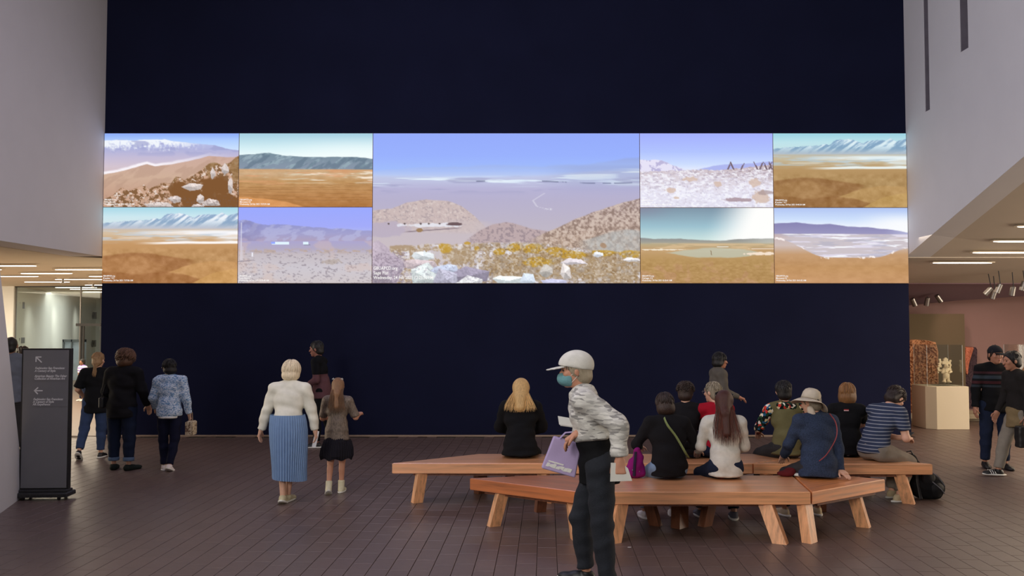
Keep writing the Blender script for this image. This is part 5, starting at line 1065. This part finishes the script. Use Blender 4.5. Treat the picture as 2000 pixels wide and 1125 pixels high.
# --- seated on the rear benches
x, y = at(1016, 10.62)
person('blonde woman in a loose black top seated alone on the left rear bench', x, y, -4, 1.67, dict(seat=SZ, lean=6, lean2=12, bw=1.15, sw=.108, armL=((.28, .4, -.9), (-.4, 1, -.3)), armR=((.25, .4, -.9), (-.4, 1, -.3)), legL=((.15, 1, 0), (0, .15, -1)), legR=((.15, 1, 0), (0, .15, -1)), hp=6),
    top=dict(m=F_black2, name='loose_top', t=.024, ta=.024, tw=.03, hem=-.05, flare=.045, wr=.006), bottom=dict(m=F_black2, t=.014), shoes=dict(m=F_blk), hair=(dict(len=.19, w=.115, flare=.60, vol=.020, wave=.012, n=150), H_blond), h=.013)
x, y = at(1337, 10.55)
person('person with short dark curls in black, seated behind the green-strap woman', x, y, -5, 1.60, dict(seat=SZ, lean=3, lean2=10, bw=1.0, armL=SITA, armR=SITA, legL=((.15, 1, 0), (0, .1, -1)), legR=((.15, 1, 0), (0, .1, -1)), hp=6, hy=-12),
    top=dict(m=F_black, name='shirt', t=.014, hem=-.03), bottom=dict(m=F_djean, t=.012), shoes=dict(m=F_blk), hair=(dict(strands=150, lock=.05, vol=.016, curl=.010, r=.006), H_dkbr))
x, y = at(1396, 10.55)
def glasses(j, root):
    P = lambda a, b_, c: j.hc+j.HM @ A_([a*j.Hh, b_*j.Hh, c*j.Hh]); b = MB()
    for s in (-1, 1): b = MB(); b.tube([P(s*.050, -.004, .006), P(s*.050, .02, .006), P(s*.040, .060, .004)], .0022, 6); b.build('glasses_temple', M_metal, root)
    for s in (-1, 1): b = MB(); b.tube([P(s*(.022+.016*math.cos(a)), .062-.006*abs(math.cos(a)), .0+.011*math.sin(a)) for a in np.linspace(0, 2*PI, 13)], .0018, 5); b.build('glasses_rim', M_metal, root)
person('person with cropped grey hair, glasses and a crimson collar on the rear bench', x, y, 5, 1.60, dict(seat=SZ, lean=3, lean2=6, armL=SITA, armR=SITA, legL=((.15, 1, 0), (0, .1, -1)), legR=((.15, 1, 0), (0, .1, -1)), hp=2, hy=38),
    top=dict(m=F_red, name='crimson_top', t=.016, hem=-.03, collar=.022), bottom=dict(m=F_djean, t=.012), shoes=dict(m=F_blk), hair=(dict(strands=110, lock=.035, vol=.006, curl=.004, r=.0045), H_greyh), extras=[glasses])
F_floral = spots('floral_print', 34, [(20, 24, 22), (20, 24, 22), (196, 60, 48), (26, 50, 40), (214, 196, 150), (20, 24, 22), (40, 96, 130), (34, 70, 44), (20, 22, 24), (222, 214, 196)], 1)
x, y = at(1531, 10.55)
person('black-haired boy in an olive jacket with floral hood and sleeves', x, y, -2, 1.62, dict(seat=SZ, lean=4, lean2=8, sw=.104, armL=((.42, .3, -.85), (-.2, 1, -.4)), armR=((.30, .3, -.9), (-.3, 1, -.3)), legL=((.45, 1, 0), (0, .1, -1)), legR=((.2, 1, 0), (0, .1, -1)), hp=2),
    top=dict(m=F_olive, name='jacket', t=.020, ta=.022, hem=-.035, msl=F_floral, wr=.005, flare=.01), bottom=dict(m=F_char, t=.02, name='trousers'), shoes=dict(m=F_blk, sole=F_sole), hair=(dict(strands=130, lock=.032, vol=.014, r=.005), H_black),
    extras=[lambda j, root: sdf_obj('floral_hood', [E(j.NB+j.T2 @ A_([0, -.052, -.012]), (.132, .056, .056), j.T2), C(j.NB+j.T2 @ A_([-.10, .01, -.01]), j.NB+j.T2 @ A_([-.07, -.06, -.02]), .034, .036), C(j.NB+j.T2 @ A_([.10, .01, -.01]), j.NB+j.T2 @ A_([.07, -.06, -.02]), .034, .036)], F_floral, root, h=.011, wr=.004),
            lambda j, root: sdf_obj('collar', [C(j.NB+j.T2 @ A_([0, 0, -.01]), j.NB+j.T2 @ A_([0, 0, .03]), .062, .056, clips=((j.NB+j.T2 @ A_([0, 0, .035]), j.T2[:, 2]),))], F_char, root, h=.011)])
x, y = at(1650, 10.66)
person('woman with an auburn bob in a black shirt bearing a small red and white print', x, y, -10, 1.56, dict(seat=SZ, lean=4, lean2=6, sw=.104, armL=SITA, armR=SITA, legL=((.0, 1, 0), (-.2, -.45, -1)), legR=((.25, 1, 0), (.35, -.3, -1)), hp=6, hy=-28),
    top=dict(m=F_black2, name='shirt', t=.018, hem=-.04, flare=.01, sleeve=-.8), bottom=dict(m=F_black2, t=.016), shoes=dict(m=F_blk, sole=F_sole), hair=(dict(strands=130, lock=.12, vol=.013, bob=1.15, r=.0055, sides=.8), H_aub),
    extras=[lambda j, root: [MB().box(-.035+.0*k, -.035+.055, -.0015, .0015, -.004+k*.011, .004+k*.011, Matrix.Translation(Vector(j.W+j.T2 @ A_([-.02, -.122, .245]))) @ Matrix(j.T2.tolist()).to_4x4()).build('printed_line', mat('print_%d' % k, rgb(*c), .8), root) for k, c in ((0, (226, 190, 190)), (1, (190, 60, 60)))]])
x, y = at(1699, 10.33); rot19 = -62
F_stripe = stripes('navy_white_stripes', (52, 60, 82), (150, 152, 158), 26, .22)
person('young man in a navy striped T-shirt bent over a phone', x, y, rot19, 1.74, dict(seat=SZ, lean=14, lean2=22, bw=1.05, sw=.108, reach={1: ((.10, .42, SZ+.24), (.5, -.3, -1)), -1: ((.0, .44, SZ+.235), (-.5, -.3, -1))}, handR=(-.25, 1, -.10), handL=(.1, 1, -.0), legL=((-.05, 1, 0), (0, -.10, -1)), legR=((.12, 1, 0), (0, -.45, -1)), hp=42, curl=.7),
    top=dict(m=F_stripe, name='striped_shirt', t=.020, ta=.018, hem=-.02, sleeve=-.72, flare=.012, wr=.006), bottom=dict(m=F_taupe, t=.020, name='cargo_trousers', wr=.007), shoes=dict(m=F_beigeshoe, sole=F_sole), hair=(dict(strands=130, lock=.045, vol=.012, curl=.004, r=.005), H_dkbr), sk=(220, 166, 138), skk='light', h=.0125, face=True,
    extras=[lambda j, root: tag(MB().bbox(-.036, .036, -.075, .075, -.004, .004, .002, Matrix.Translation(j.world(j.wr[1]*.5+j.wr[-1]*.5+A_([0, .085, .028]))) @ Matrix.Rotation(R(rot19), 4, 'Z') @ Matrix.Rotation(R(25), 4, 'X')).build('phone', F_blk), 'black phone held by the young man in stripes', 'phone')])
# --- standing and walking visitors
def g0(u, v): p = G(u, v); return p.x, p.y
WALK = dict(armL=((.14, .25, -1), (.02, .45, -1)), armR=((.14, -.2, -1), (.02, .1, -1)), legL=((.02, .32, -1), (.02, -.05, -1)), legR=((.02, -.18, -1), (.02, -.45, -1)), footR=(.1, 1, -.55))
def pose(base, **kw): d = dict(base); d.update(kw); return d
STAND = dict(lean=2)
# older woman with the pleated skirt
x, y = g0(560, 980)
def pleated(j, root):
    H = j.H; k = 176; V = []; rows = [(.62, .122, .088), (.57, .130, .094), (.51, .134, .098), (.42, .130, .100), (.33, .124, .100), (.24, .118, .100), (.165, .116, .102)]
    for i_, (z, rx, ry) in enumerate(rows):
        for i in range(k):
            a = 2*PI*i/k; pl_ = (.0022+.0052*min(1, i_/3))*(1 if i % 4 < 2 else -1); sw_ = .010*math.sin(3*a+1)*i_/3
            r_ = 1; V.append(((rx*H+pl_+sw_)*math.cos(a)+.006*i_*.5, (ry*H+pl_+sw_)*math.sin(a)-.003*i_, z*H+(-.022*math.cos(a)*(i_/6.)**2)))
    n = len(rows); o = mesh_obj('pleated_skirt', V, [(a*k+i, a*k+(i+1) % k, (a+1)*k+(i+1) % k, (a+1)*k+i) for a in range(n-1) for i in range(k)], fab('blue_pleated_cloth', (122, 148, 184), var=.08), root); o.modifiers.new('t', 'SOLIDIFY').thickness = .003
j = person('white-haired woman in a cream cardigan and long blue pleated skirt', x, y, -3, 1.59, dict(lean=5, lean2=8, bw=1.12, sw=.112, armL=((.34, -.02, -1), (.30, .02, -1)), armR=((.30, .05, -1), (.16, .1, -1)), legL=((-.10, -.06, -1), (-.10, -.22, -1)), legR=((-.12, .05, -1), (-.10, .0, -1)), footL=(.1, 1, -.35), hp=8, curl=.7),
    top=dict(m=F_cream, name='cardigan', t=.024, ta=.022, tw=.020, hem=.055, flare=.008, wr=.006), shoes=dict(m=mat('cream_shoe', rgb(196, 186, 150), .7), sole=F_sole), hair=(dict(strands=170, lock=.12, vol=.024, bob=.6, r=.006), H_white), extras=[pleated], h=.013)
w = j.world(j.wr[1]+j.hd[1]*.07); b = MB(); b.bbox(-.022, .022, -.012, .012, -.125, .06, .003, Matrix.Translation(w) @ Matrix.Rotation(R(12), 4, 'Y')); tag(b.build('folded_leaflet', mat('white_paper', rgb(226, 224, 226), .8, var=.03)), 'white folded leaflet in the hand of the pleated-skirt woman', 'paper')
# girl
x, y = g0(657, 962)
F_shim = mat('shimmer_dress', rgb(112, 98, 86), .45, .8, 90, .55, 60, stretch=(1.6, 1, .5), metallic=.25)
def tulle(j, root):
    H = j.H; k = 72; rows = [(.50, .085), (.45, .112), (.39, .130), (.33, .135), (.30, .125)]; V = []
    for i_, (z, r_) in enumerate(rows):
        for i in range(k): a = 2*PI*i/k; q = r_*H+.010*(i % 2)*(i_ > 0)+.010*math.sin(5*a+i_); V.append((q*math.cos(a), q*.85*math.sin(a), z*H+.012*math.sin(7*a)*(i_ == 4)))
    o = mesh_obj('tulle_skirt', V, [(a*k+i, a*k+(i+1) % k, (a+1)*k+(i+1) % k, (a+1)*k+i) for a in range(len(rows)-1) for i in range(k)], fab('black_tulle', (30, 28, 34)), root); o.modifiers.new('t', 'SOLIDIFY').thickness = .006
def clips(j, root):
    for s in (-1, 1): p = j.hc+j.HM @ A_([s*.036*j.Hh, -.030*j.Hh, .058*j.Hh]); b = MB(); b.tube([p+A_([-.012, -.008, 0]), p+A_([0, -.012, .012]), p+A_([.012, -.008, 0]), p+A_([0, -.012, -.008])], .004, 6); b.build('hair_clip', F_white, root)
person('young girl with long brown hair in a shimmering dress and dark tulle skirt', x, y, 4, 1.36, dict(lean=4, lean2=4, bw=1.0, sw=.098, armL=((.22, .2, -1), (-.1, 1, -.1)), armR=((.40, .15, -1), (.12, 1, .1)), legL=((.0, -.10, -1), (.03, -.30, -1)), legR=((-.02, .10, -1), (-.02, -.05, -1)), footL=(.1, 1, -.55), hp=8),
    top=dict(m=F_shim, name='dress', t=.010, ta=.010, hem=-.06, flare=.014, sleeve=-.95, wr=.004), shoes=dict(m=mat('ivory_boot', rgb(214, 206, 174), .7), sole=F_sole, hi=.09, name='boot'), hair=(dict(len=.25, w=.066, flare=.6, vol=.010, wave=.012, n=120), H_girl), sk=(196, 140, 112), skk='tan', extras=[tulle, clips], h=.012)
# man by the navy wall
x, y = g0(628, 873)
person('dark-haired man walking left beside the navy wall in a black and mauve sweater', x, y, 84, 1.74, pose(WALK, lean=4, lean2=4, hp=5, legL=((.02, .12, -1), (.02, .0, -1)), legR=((.02, -.10, -1), (.02, -.35, -1)), armL=((.15, -.1, -1), (-.1, .9, -.6)), armR=((.15, .1, -1), (-.1, 1, -.5))),
    top=dict(m=blocks('black_mauve_blocks', [(0, (92, 62, 66)), (1.20, (18, 18, 22))]), name='sweater', t=.022, ta=.020, hem=-.06, flare=.02), bottom=dict(m=F_black2, t=.016), shoes=dict(m=F_blk, sole=F_sole), hair=(dict(strands=70, lock=.04, vol=.008), H_black), sk=(150, 100, 84), skk='brown', h=.016, face=True)
# masked man in front
x, y = (1170-1000)/F*6.9, 6.9
F_plaid = spots('white_grey_plaid', 17, [(214, 212, 204), (202, 200, 192), (176, 174, 168), (220, 218, 210), (196, 194, 186), (208, 206, 198), (150, 148, 144)], 1, (1, 1, 4.2))
def cap_(mcol, brim=True, big=1.0):
    def f(j, root):
        H, M = j.Hh, j.HM; P = lambda a, b_, c: j.hc+M @ A_([a*H, b_*H, c*H])
        sdf_obj('cap_crown', [E(P(0, -.004, .020), (.0505*H*big, .0635*H*big, .053*H*big), M, clips=((P(0, 0, .010), -nrm(M @ A_([0, -.22, 1.]))),))], mcol, root, h=.010)
        pr = [E(P(0, .066, .014), (.038*H*big, .048*H*big, .0045*H), M @ rotx(-.12), k=.008, clips=((P(0, .040, 0), -M[:, 1]),))]; sdf_obj('cap_brim', pr, mcol, root, h=.0075)
        b = MB(); q = P(0, -.004, .075); b.lathe([(.0001, -.004), (.008, 0), (.0001, .006)], 10, tuple(q)); b.build('cap_button', mcol, root)
    return f
def mask(j, root):
    H, M = j.Hh, j.HM; P = lambda a, b_, c: j.hc+M @ A_([a*H, b_*H, c*H]); m = stripes('teal_mask', (112, 158, 162), (92, 136, 142), 90, .3)
    sdf_obj('face_mask', [E(P(0, .030, -.034), (.040*H, .046*H, .030*H), M, k=.01, clips=((P(0, .018, 0), -M[:, 1]),)), E(P(0, .060, -.024), (.016*H, .014*H, .016*H), M, k=.02)], m, root, h=.008)
    for s in (-1, 1): b = MB(); b.tube([P(s*.038, .022, -.018), P(s*.047, .0, -.004), P(s*.046, -.012, -.014), P(s*.038, .020, -.045)], .0018, 5); b.build('mask_loop', F_white, root)
mj = person('masked man in a white cap and pale plaid jacket striding before the benches', x, y, 88, 1.80, dict(lean=9, lean2=8, hp=4, bw=1.22, sw=.110, reach={1: ((-.10, .17, 1.19), (.2, -.8, -.9)), -1: ((-.27, -.13, 1.02), (-.2, -1, .2))}, handR=(.1, .8, -.5), legL=((.02, -.02, -1), (.0, -.10, -1)), legR=((.02, .34, -1), (.02, -.10, -1)), footR=(.1, 1, .1), curl=.9),
    top=dict(m=F_plaid, name='plaid_jacket', t=.034, ta=.030, tw=.030, hem=.125, flare=.02, sleeve=.9, collar=.03, wr=.007), bottom=dict(m=mat('black_denim', rgb(26, 30, 38), .9, .4, 120, .2, 6), t=.022, name='jeans', waist=.06, wr=.006), shoes=dict(m=F_blk, sole=F_sole), hair=(dict(strands=70, lock=.05, vol=.008), H_greyh), sk=(196, 142, 114), skk='tan', h=.0125, face=True,
    extras=[cap_(fab('white_cap_cloth', (214, 212, 202), vscale=10), big=1.13), mask, lambda j, root: sdf_obj('black_shirt', [E(j.P0+j.T @ A_([0, 0, .03*j.H]), (.113*j.H, .080*j.H, .08*j.H), j.T, k=.03), E(j.P0+j.T @ A_([0, .01, .11*j.H]), (.10*j.H, .078*j.H, .10*j.H), j.T, k=.03), C(j.P0, j.P0-A_([0, 0, .07*j.H]), .09*j.H, .085*j.H, k=.03, clips=((j.P0-A_([0, 0, .075*j.H]), -A_([0, 0, 1.])),))], F_black2, root, wr=.006)])
wp = j_ = mj.world(mj.wr[1]+mj.hd[1]*.07)
M_lil = mat('lilac_bag_cloth', rgb(176, 158, 196), .8, .1, 40, .05, 4)
c_ = Vector((PY(1096, 893, 6.98).x, 6.98, PY(1096, 893, 6.98).z)); t = tag(empty('tote_bag', c_), 'lilac tote bag with a white print swinging from the masked man', 'bag'); t.rotation_euler = (0, R(16), 0)
b = MB(); V = [(-.125, -.03, -.12), (.145, -.03, -.12), (.125, -.02, .14), (-.10, -.02, .14)]; b.extr(V, (0, .06, 0)); o = b.build('bag_body', M_lil, t); bv = o.modifiers.new('b', 'BEVEL'); bv.width = .012; bv.segments = 3
for s in (-1, 1): b = MB(); b.tube([(-.05, s*.02, .135), (-.02, s*.02, .19), (.045, s*.02, .215), (.085, s*.02, .19), (.09, s*.02, .135)], [(.004, .010)]*5, 6); b.build('bag_handle', M_lil, t)
b = MB(); xx = -.10
for wd_, h0, h1 in ((.022, 0, 0), (.03, .006, -.008), (.02, 0, .006), (.034, .0, -.012), (.026, .010, 0), (.03, -.004, -.006), (.030, 0, 0)): b.extr([(xx, -.0325, -.092+h0), (xx+wd_, -.0325, -.092), (xx+wd_+.008, -.0325, -.062), (xx+.008, -.0325, -.062+h1)], (0, .004, 0)); xx += wd_+.001
b.extr([(-.09, -.0325, -.054), (.03, -.0325, -.054), (.033, -.0325, -.044), (-.087, -.0325, -.044)], (0, .004, 0))
o = b.build('white_print', F_white, t); o['kind'] = 'stuff'
p = PY(1128, 824, 6.88); b = MB(); b.extr([(p.x-.15, p.y, p.z+.045), (p.x-.14, p.y, p.z-.02), (p.x+.06, p.y, p.z-.05), (p.x+.05, p.y, p.z+.01)], (0, .004, 0)); b.extr([(p.x-.14, p.y+.01, p.z+.03), (p.x-.13, p.y+.01, p.z-.03), (p.x+.07, p.y+.02, p.z-.06), (p.x+.06, p.y+.02, p.z)], (0, .003, 0)); tag(b.build('leaflets', mat('leaflet_paper', rgb(224, 226, 222), .7, var=.03)), 'white leaflets held in front of the masked man', 'paper')
p = mj.world(mj.wr[-1]+mj.hd[-1]*.08); b = MB(); b.extr([(p.x-.07, p.y-.015, p.z+.06), (p.x-.075, p.y-.015, p.z-.075), (p.x+.085, p.y-.015, p.z-.07), (p.x+.055, p.y-.015, p.z+.02), (p.x+.01, p.y-.015, p.z+.06)], (0, .008, 0)); tag(b.build('paper_bag', mat('white_bag_paper', rgb(216, 214, 204), .8, var=.04)), 'small white paper bag hanging behind the masked man', 'bag')
# woman near the wall, behind the seated group
x, y = at(1398, 13.6)
person('dark-haired woman in an olive-grey coat passing in front of the navy wall', x, y, -84, 1.60, pose(WALK, armL=((.2, .1, -1), (.0, .4, -1)), armR=((.2, .1, -1), (-.1, .8, -.3)), hp=4), top=dict(m=fab('olive_grey_coat', (92, 86, 78)), name='coat', t=.032, ta=.028, hem=-.16, flare=.03), bottom=dict(m=F_black2, t=.014), shoes=dict(m=F_blk), hair=(dict(strands=90, lock=.07, vol=.014, bob=.6), H_black), sk=(176, 118, 92), skk='brown2', h=.016, face=True)
# left group
x, y = g0(184, 894)
person('woman with a dark blonde ponytail, black T-shirt and blue jeans', x, y, 8, 1.58, dict(lean=3, lean2=3, bw=1.1, sw=.110, armL=((.35, -.1, -1), (-.1, .8, -.5)), armR=((.2, .1, -1), (-.2, .8, -.5)), legL=((.10, -.22, -1), (.05, -.55, -1)), legR=((.0, .05, -1), (.0, -.02, -1)), footL=(.1, 1, -.7), hp=6, hy=-15),
    top=dict(m=F_black2, name='T_shirt'.lower(), t=.018, ta=.022, hem=-.09, flare=.02, sleeve=-.9), bottom=dict(m=F_jean, t=.018, name='jeans', hem=.86), shoes=dict(m=F_blk, sole=F_sole), hair=(dict(len=.16, w=.026, flare=.3, vol=.006, n=60, strands=60, lock=.04), H_dirty), h=.015)
x, y = g0(236, 918)
j = person('woman with reddish curly hair, black jacket and turned-up jeans', x, y, -4, 1.65, dict(lean=2, lean2=4, bw=1.22, sw=.116, armL=((.28, .1, -1), (-.15, .9, -.6)), armR=((.34, .0, -1), (.0, .6, -.8)), legL=((.03, .04, -1), (.0, .0, -1)), legR=((.03, .0, -1), (.02, -.06, -1)), footL=(.35, 1, 0), footR=(.3, 1, 0), hp=8),
    top=dict(m=F_black, name='jacket', t=.034, ta=.030, tw=.024, hem=-.08, flare=.02, wr=.006), bottom=dict(m=F_djean, t=.026, name='jeans', hem=.84, cuff=fab('denim_cuff', (96, 116, 140))), shoes=dict(m=fab('dark_green_shoe', (34, 40, 36)), sz=1.2), hair=(dict(strands=260, lock=.12, vol=.032, curl=.014, bob=.75, r=.0055), H_curl), h=.014)
c_ = j.world(A_([-.27, .02, .93])); t = tag(empty('shoulder_bag', c_), 'small black shoulder bag with gilt details at the curly-haired woman', 'bag')
sdf_obj('bag_body', [B((0, 0, 0), (.035, .10, .075), k=.01)], F_blk, t, h=.011)
for k in range(5): b = MB(); b.lathe([(.0001, -.006), (.008, 0), (.0001, .006)], 8, (-.04, -.06+.03*k, .02+.02*(k % 2))); b.build('gilt_stud', mat('gilt', rgb(206, 168, 96), .3, metallic=.9) if 'gilt' not in bpy.data.materials else bpy.data.materials['gilt'], t)
b = MB(); b.tube([(0, -.08, .07), (.03, -.04, .25), (.08, 0, .42)], .005, 6); b.build('bag_strap', F_blk, t)
x, y = g0(329, 918)
F_bluep = spots('blue_white_knit', 60, [(206, 216, 226), (150, 178, 206), (214, 222, 230), (88, 124, 162), (196, 208, 220), (120, 154, 190)], 1, (1, 1, 2.6))
j = person('dark-haired girl in a blue and white knit sweater, glasses and navy leggings', x, y, 6, 1.52, dict(lean=2, lean2=2, bw=1.02, sw=.106, armL=((.30, .05, -1), (.05, .7, -.5)), armR=((.24, -.05, -1), (.16, .15, -1)), legL=((.0, .03, -1), (-.05, .0, -1)), legR=((.02, -.08, -1), (-.12, -.25, -1)), footR=(.1, 1, -.4), hp=6, hy=42),
    top=dict(m=F_bluep, name='knit_sweater', t=.026, ta=.024, tw=.02, hem=-.03, flare=.01, wr=.005), bottom=dict(m=fab('navy_leggings', (24, 26, 46)), t=.013, name='leggings', hem=.95), shoes=dict(m=fab('white_sneaker', (226, 214, 206)), sole=F_sole), hair=(dict(strands=110, lock=.075, vol=.010, bob=.5), H_black), h=.014,
    extras=[glasses, lambda j, root: sdf_obj('white_hem', [C(j.P0+A_([0, 0, -.03*j.H]), j.P0+A_([0, 0, .0]), .098*j.H, k=.01, clips=((j.P0+A_([0, 0, -.048*j.H]), A_([0, 0, -1.])), (j.P0+A_([0, 0, -.028*j.H]), A_([0, 0, 1.]))))], F_white, root, h=.011)])
c_ = j.world(j.wr[1]+A_([.03, 0, -.19])); t = tag(empty('tote_bag', c_), 'small beige patterned bag hanging from the girl in blue and white', 'bag')
b = MB(); b.bbox(-.05, .05, -.09, .09, -.10, .09, .015); b.build('bag_body', spots('bag_pattern', 40, [(190, 170, 140), (120, 96, 76), (206, 190, 160)], 1), t)
b = MB(); b.tube([(0, -.06, .085), (0, -.04, .2), (0, .04, .2), (0, .06, .085)], .006, 6); b.build('bag_handle', fab('bag_handle_cloth', (170, 150, 124)), t)
x, y = at(26, 14.0)
person('man with cropped dark hair in a grey shirt behind the slanted white wall', x, y, 20, 1.81, pose(STAND, bw=1.12, armR=((.2, .1, -1), (.0, .5, -1))), top=dict(m=F_grey, name='shirt', t=.026, ta=.024, hem=-.07, flare=.02), bottom=dict(m=F_char, t=.018), shoes=dict(m=F_blk), hair=(dict(strands=0, vol=.0035), H_black), sk=(150, 104, 80), skk='brown3', h=.016)
x, y = at(53, 15.4)
person('person in black half hidden behind the direction sign', x, y, 70, 1.63, pose(STAND), top=dict(m=F_black2, name='shirt', t=.018, hem=-.06, sleeve=-.8), bottom=dict(m=F_ljean, t=.016), shoes=dict(m=F_blk, sole=F_sole), hair=(dict(strands=60, lock=.04, vol=.010), H_dkbr), sk=(150, 104, 80), skk='brown3', h=.018)
x, y = at(168, 24.0)
person('small child in a violet and white shirt far off in the lobby', x, y, 150, 1.10, dict(lean=2), top=dict(m=stripes('violet_white', (150, 130, 190), (226, 222, 236), 14, .5), name='shirt', t=.016, hem=-.04, sleeve=-.8), bottom=dict(m=F_djean, t=.012), shoes=dict(m=F_white), hair=(dict(strands=30, lock=.03, vol=.008), H_black), sk=(160, 112, 86), skk='brown3', h=.022)
# right pair
x, y = g0(1945, 915)
def sweater_stripes():
    m = fab('dark_sweater_bands', (255, 255, 255)); return colored(m, lambda nt: ramp(nt, _div(nt, objz(nt)), [(z/2, rgb(*c)) for z, c in ((0, (20, 20, 22)), (1.14, (46, 52, 58)), (1.165, (22, 22, 24)), (1.185, (70, 38, 42)), (1.225, (24, 24, 26)), (1.255, (52, 60, 68)), (1.30, (24, 24, 26)), (1.325, (62, 38, 42)), (1.355, (20, 20, 22)))]))
person('man in a dark cap and black sweater with red and blue chest bands', x, y, 172, 1.71, dict(lean=1, lean2=2, bw=1.12, sw=.110, armL=((.22, .0, -1), (.12, .12, -1)), armR=((.22, .0, -1), (.10, .15, -1)), legL=((.04, .08, -1), (.0, -.02, -1)), legR=((.04, -.05, -1), (.0, -.15, -1)), hy=10, hp=4),
    top=dict(m=sweater_stripes(), name='sweater', t=.026, ta=.024, tw=.018, hem=-.05, flare=.01, wr=.005), bottom=dict(m=F_djean, t=.02, name='jeans'), shoes=dict(m=F_blk, sz=1.05), hair=(dict(strands=40, lock=.03, vol=.004), H_dkbr), sk=(170, 118, 92), skk='brown4', h=.013, face=True, extras=[cap_(fab('black_cap_cloth', (28, 30, 36)))])
x, y = (1987-1000)/F*11.95, 11.95
j = person('walker in a black jacket, khaki shirt and grey trousers at the right edge', x, y, 90, 1.68, dict(lean=3, lean2=4, bw=1.08, legL=((.02, -.22, -1), (.02, -.32, -1)), legR=((.02, .42, -1), (.02, .22, -1)), footR=(.05, 1, .05), footL=(.1, 1, -.35), armL=((.18, -.1, -1), (.02, .1, -1)), armR=((.16, .1, -1), (.0, .5, -1)), hp=6),
    top=dict(m=fab('black_jacket_cloth', (36, 33, 32)), name='jacket', t=.024, ta=.024, hem=.03, flare=.01), bottom=dict(m=fab('grey_beige_trousers', (132, 124, 112)), t=.022, hem=.93), shoes=dict(m=F_blk, sole=F_sole, stripes=F_white), hair=(dict(strands=60, lock=.04, vol=.008), H_black), sk=(170, 118, 92), skk='brown4', h=.014, face=True,
    extras=[lambda j, root: sdf_obj('khaki_shirt', [E(j.P0+A_([0, 0, .02*j.H]), (.112*j.H, .088*j.H, .075*j.H), k=.03), C(j.P0, j.P0-A_([0, 0, .10*j.H]), .095*j.H, .098*j.H, k=.03, clips=((j.P0-A_([0, 0, .11*j.H]), A_([0, 0, -1.])),))], F_khaki, root, wr=.005)])
c_ = j.world(j.wr[-1]+A_([-.03, 0, -.25])); t = tag(empty('handbag', c_), 'black bag hanging low at the right picture edge', 'bag'); sdf_obj('bag_body', [B((0, 0, 0), (.15, .07, .14), k=.02)], F_blk, t, h=.013, wr=.004)
b = MB(); b.tube([(-.08, 0, .13), (-.06, 0, .22), (.06, 0, .22), (.08, 0, .13)], .007, 6); b.build('bag_handle', F_blk, t)
# --- bags and loose things around the benches
p = G(1241, 934, SZ); t = tag(empty('magenta_bag', (p.x, p.y+.02, SZ)), 'magenta cloth bag slumped on the front bench beside the green-strap woman', 'bag')
M_mag = fab('magenta_cloth', (128, 24, 100), vscale=12)
sdf_obj('bag_body', [E((0, 0, .10), (.095, .07, .11)), E((.03, .01, .20), (.05, .045, .10)), E((-.05, 0, .07), (.05, .06, .06)), E((.06, .0, .08), (.05, .05, .07))], M_mag, t, h=.011, wr=.009)
b = MB(); b.tube([(.0, -.055, .27), (-.015, -.078, .15), (-.02, -.072, .03)], [(.014, .006)]*3, 6); b.build('bag_strap', fab('dark_webbing', (50, 40, 60)), t)
for q in ((-.035, -.078, .09), (.035, -.072, .075)): b = MB(); b.lathe([(.0001, -.008), (.008, 0), (.0001, .008)], 10, q); b.build('metal_stud', M_metal, t)
p = G(1822, 979); t = tag(empty('backpack', (p.x-.02, p.y+.16, 0)), 'black backpack slumped on the floor at the pointed end of the rear right bench', 'backpack')
sdf_obj('pack_body', [C((-.02, .02, .15), (-.14, .06, .40), .15, .10, k=.05), E((.02, -.02, .15), (.19, .14, .15)), E((.10, -.05, .12), (.10, .10, .11)), E((-.14, .05, .43), (.08, .08, .08))], F_black2, t, h=.013, wr=.007, clips=((A_([0, 0, 0.004]), A_([0, 0, -1.])),))
sdf_obj('front_pocket', [E((.09, -.10, .13), (.10, .065, .10), rotz(.5)), E((.0, -.10, .24), (.09, .06, .09), rotz(.3))], fab('black_nylon', (26, 26, 28), rough=.6), t, h=.012, wr=.004)
b = MB(); b.tube([(-.17, .03, .49), (-.19, .02, .535), (-.14, .02, .545), (-.10, .04, .49)], .008, 6); b.build('carry_loop', F_blk, t)
for q in (([(-.02, -.10, .36), (.10, -.13, .27), (.19, -.10, .16)]), ([(.02, -.155, .22), (.11, -.17, .14), (.17, -.13, .08)])): b = MB(); b.tube(q, .006, 6); b.build('zip', F_grysh, t)
b = MB(); b.tube([(-.12, -.06, .40), (-.13, -.12, .22), (-.10, -.13, .02)], [(.018, .006)]*3, 6); b.build('shoulder_strap', F_blk, t)
p = G(1541, 931, SZ); t = tag(empty('folded_garment', (p.x, p.y+.02, SZ)), 'maroon garment bunched on the bench beside the sun-hat person', 'clothing')
sdf_obj('maroon_cloth', [E((-.03, 0, .03), (.09, .07, .035)), E((.02, .02, .05), (.06, .06, .04))], fab('maroon_cloth', (92, 28, 30)), t, h=.011, wr=.006); sdf_obj('white_lining', [E((.09, -.01, .02), (.05, .06, .022))], F_ivory, t, h=.010, wr=.004)
p = G(1229, 1069); b = MB(); b.prism([(-.016, -.008), (.014, -.010), (.018, .006), (-.010, .010)], .0, .002, 0, Matrix.Translation(p)); tag(b.build('paper_scrap', F_white), 'tiny white paper scrap on the brown floor before the front bench', 'litter')
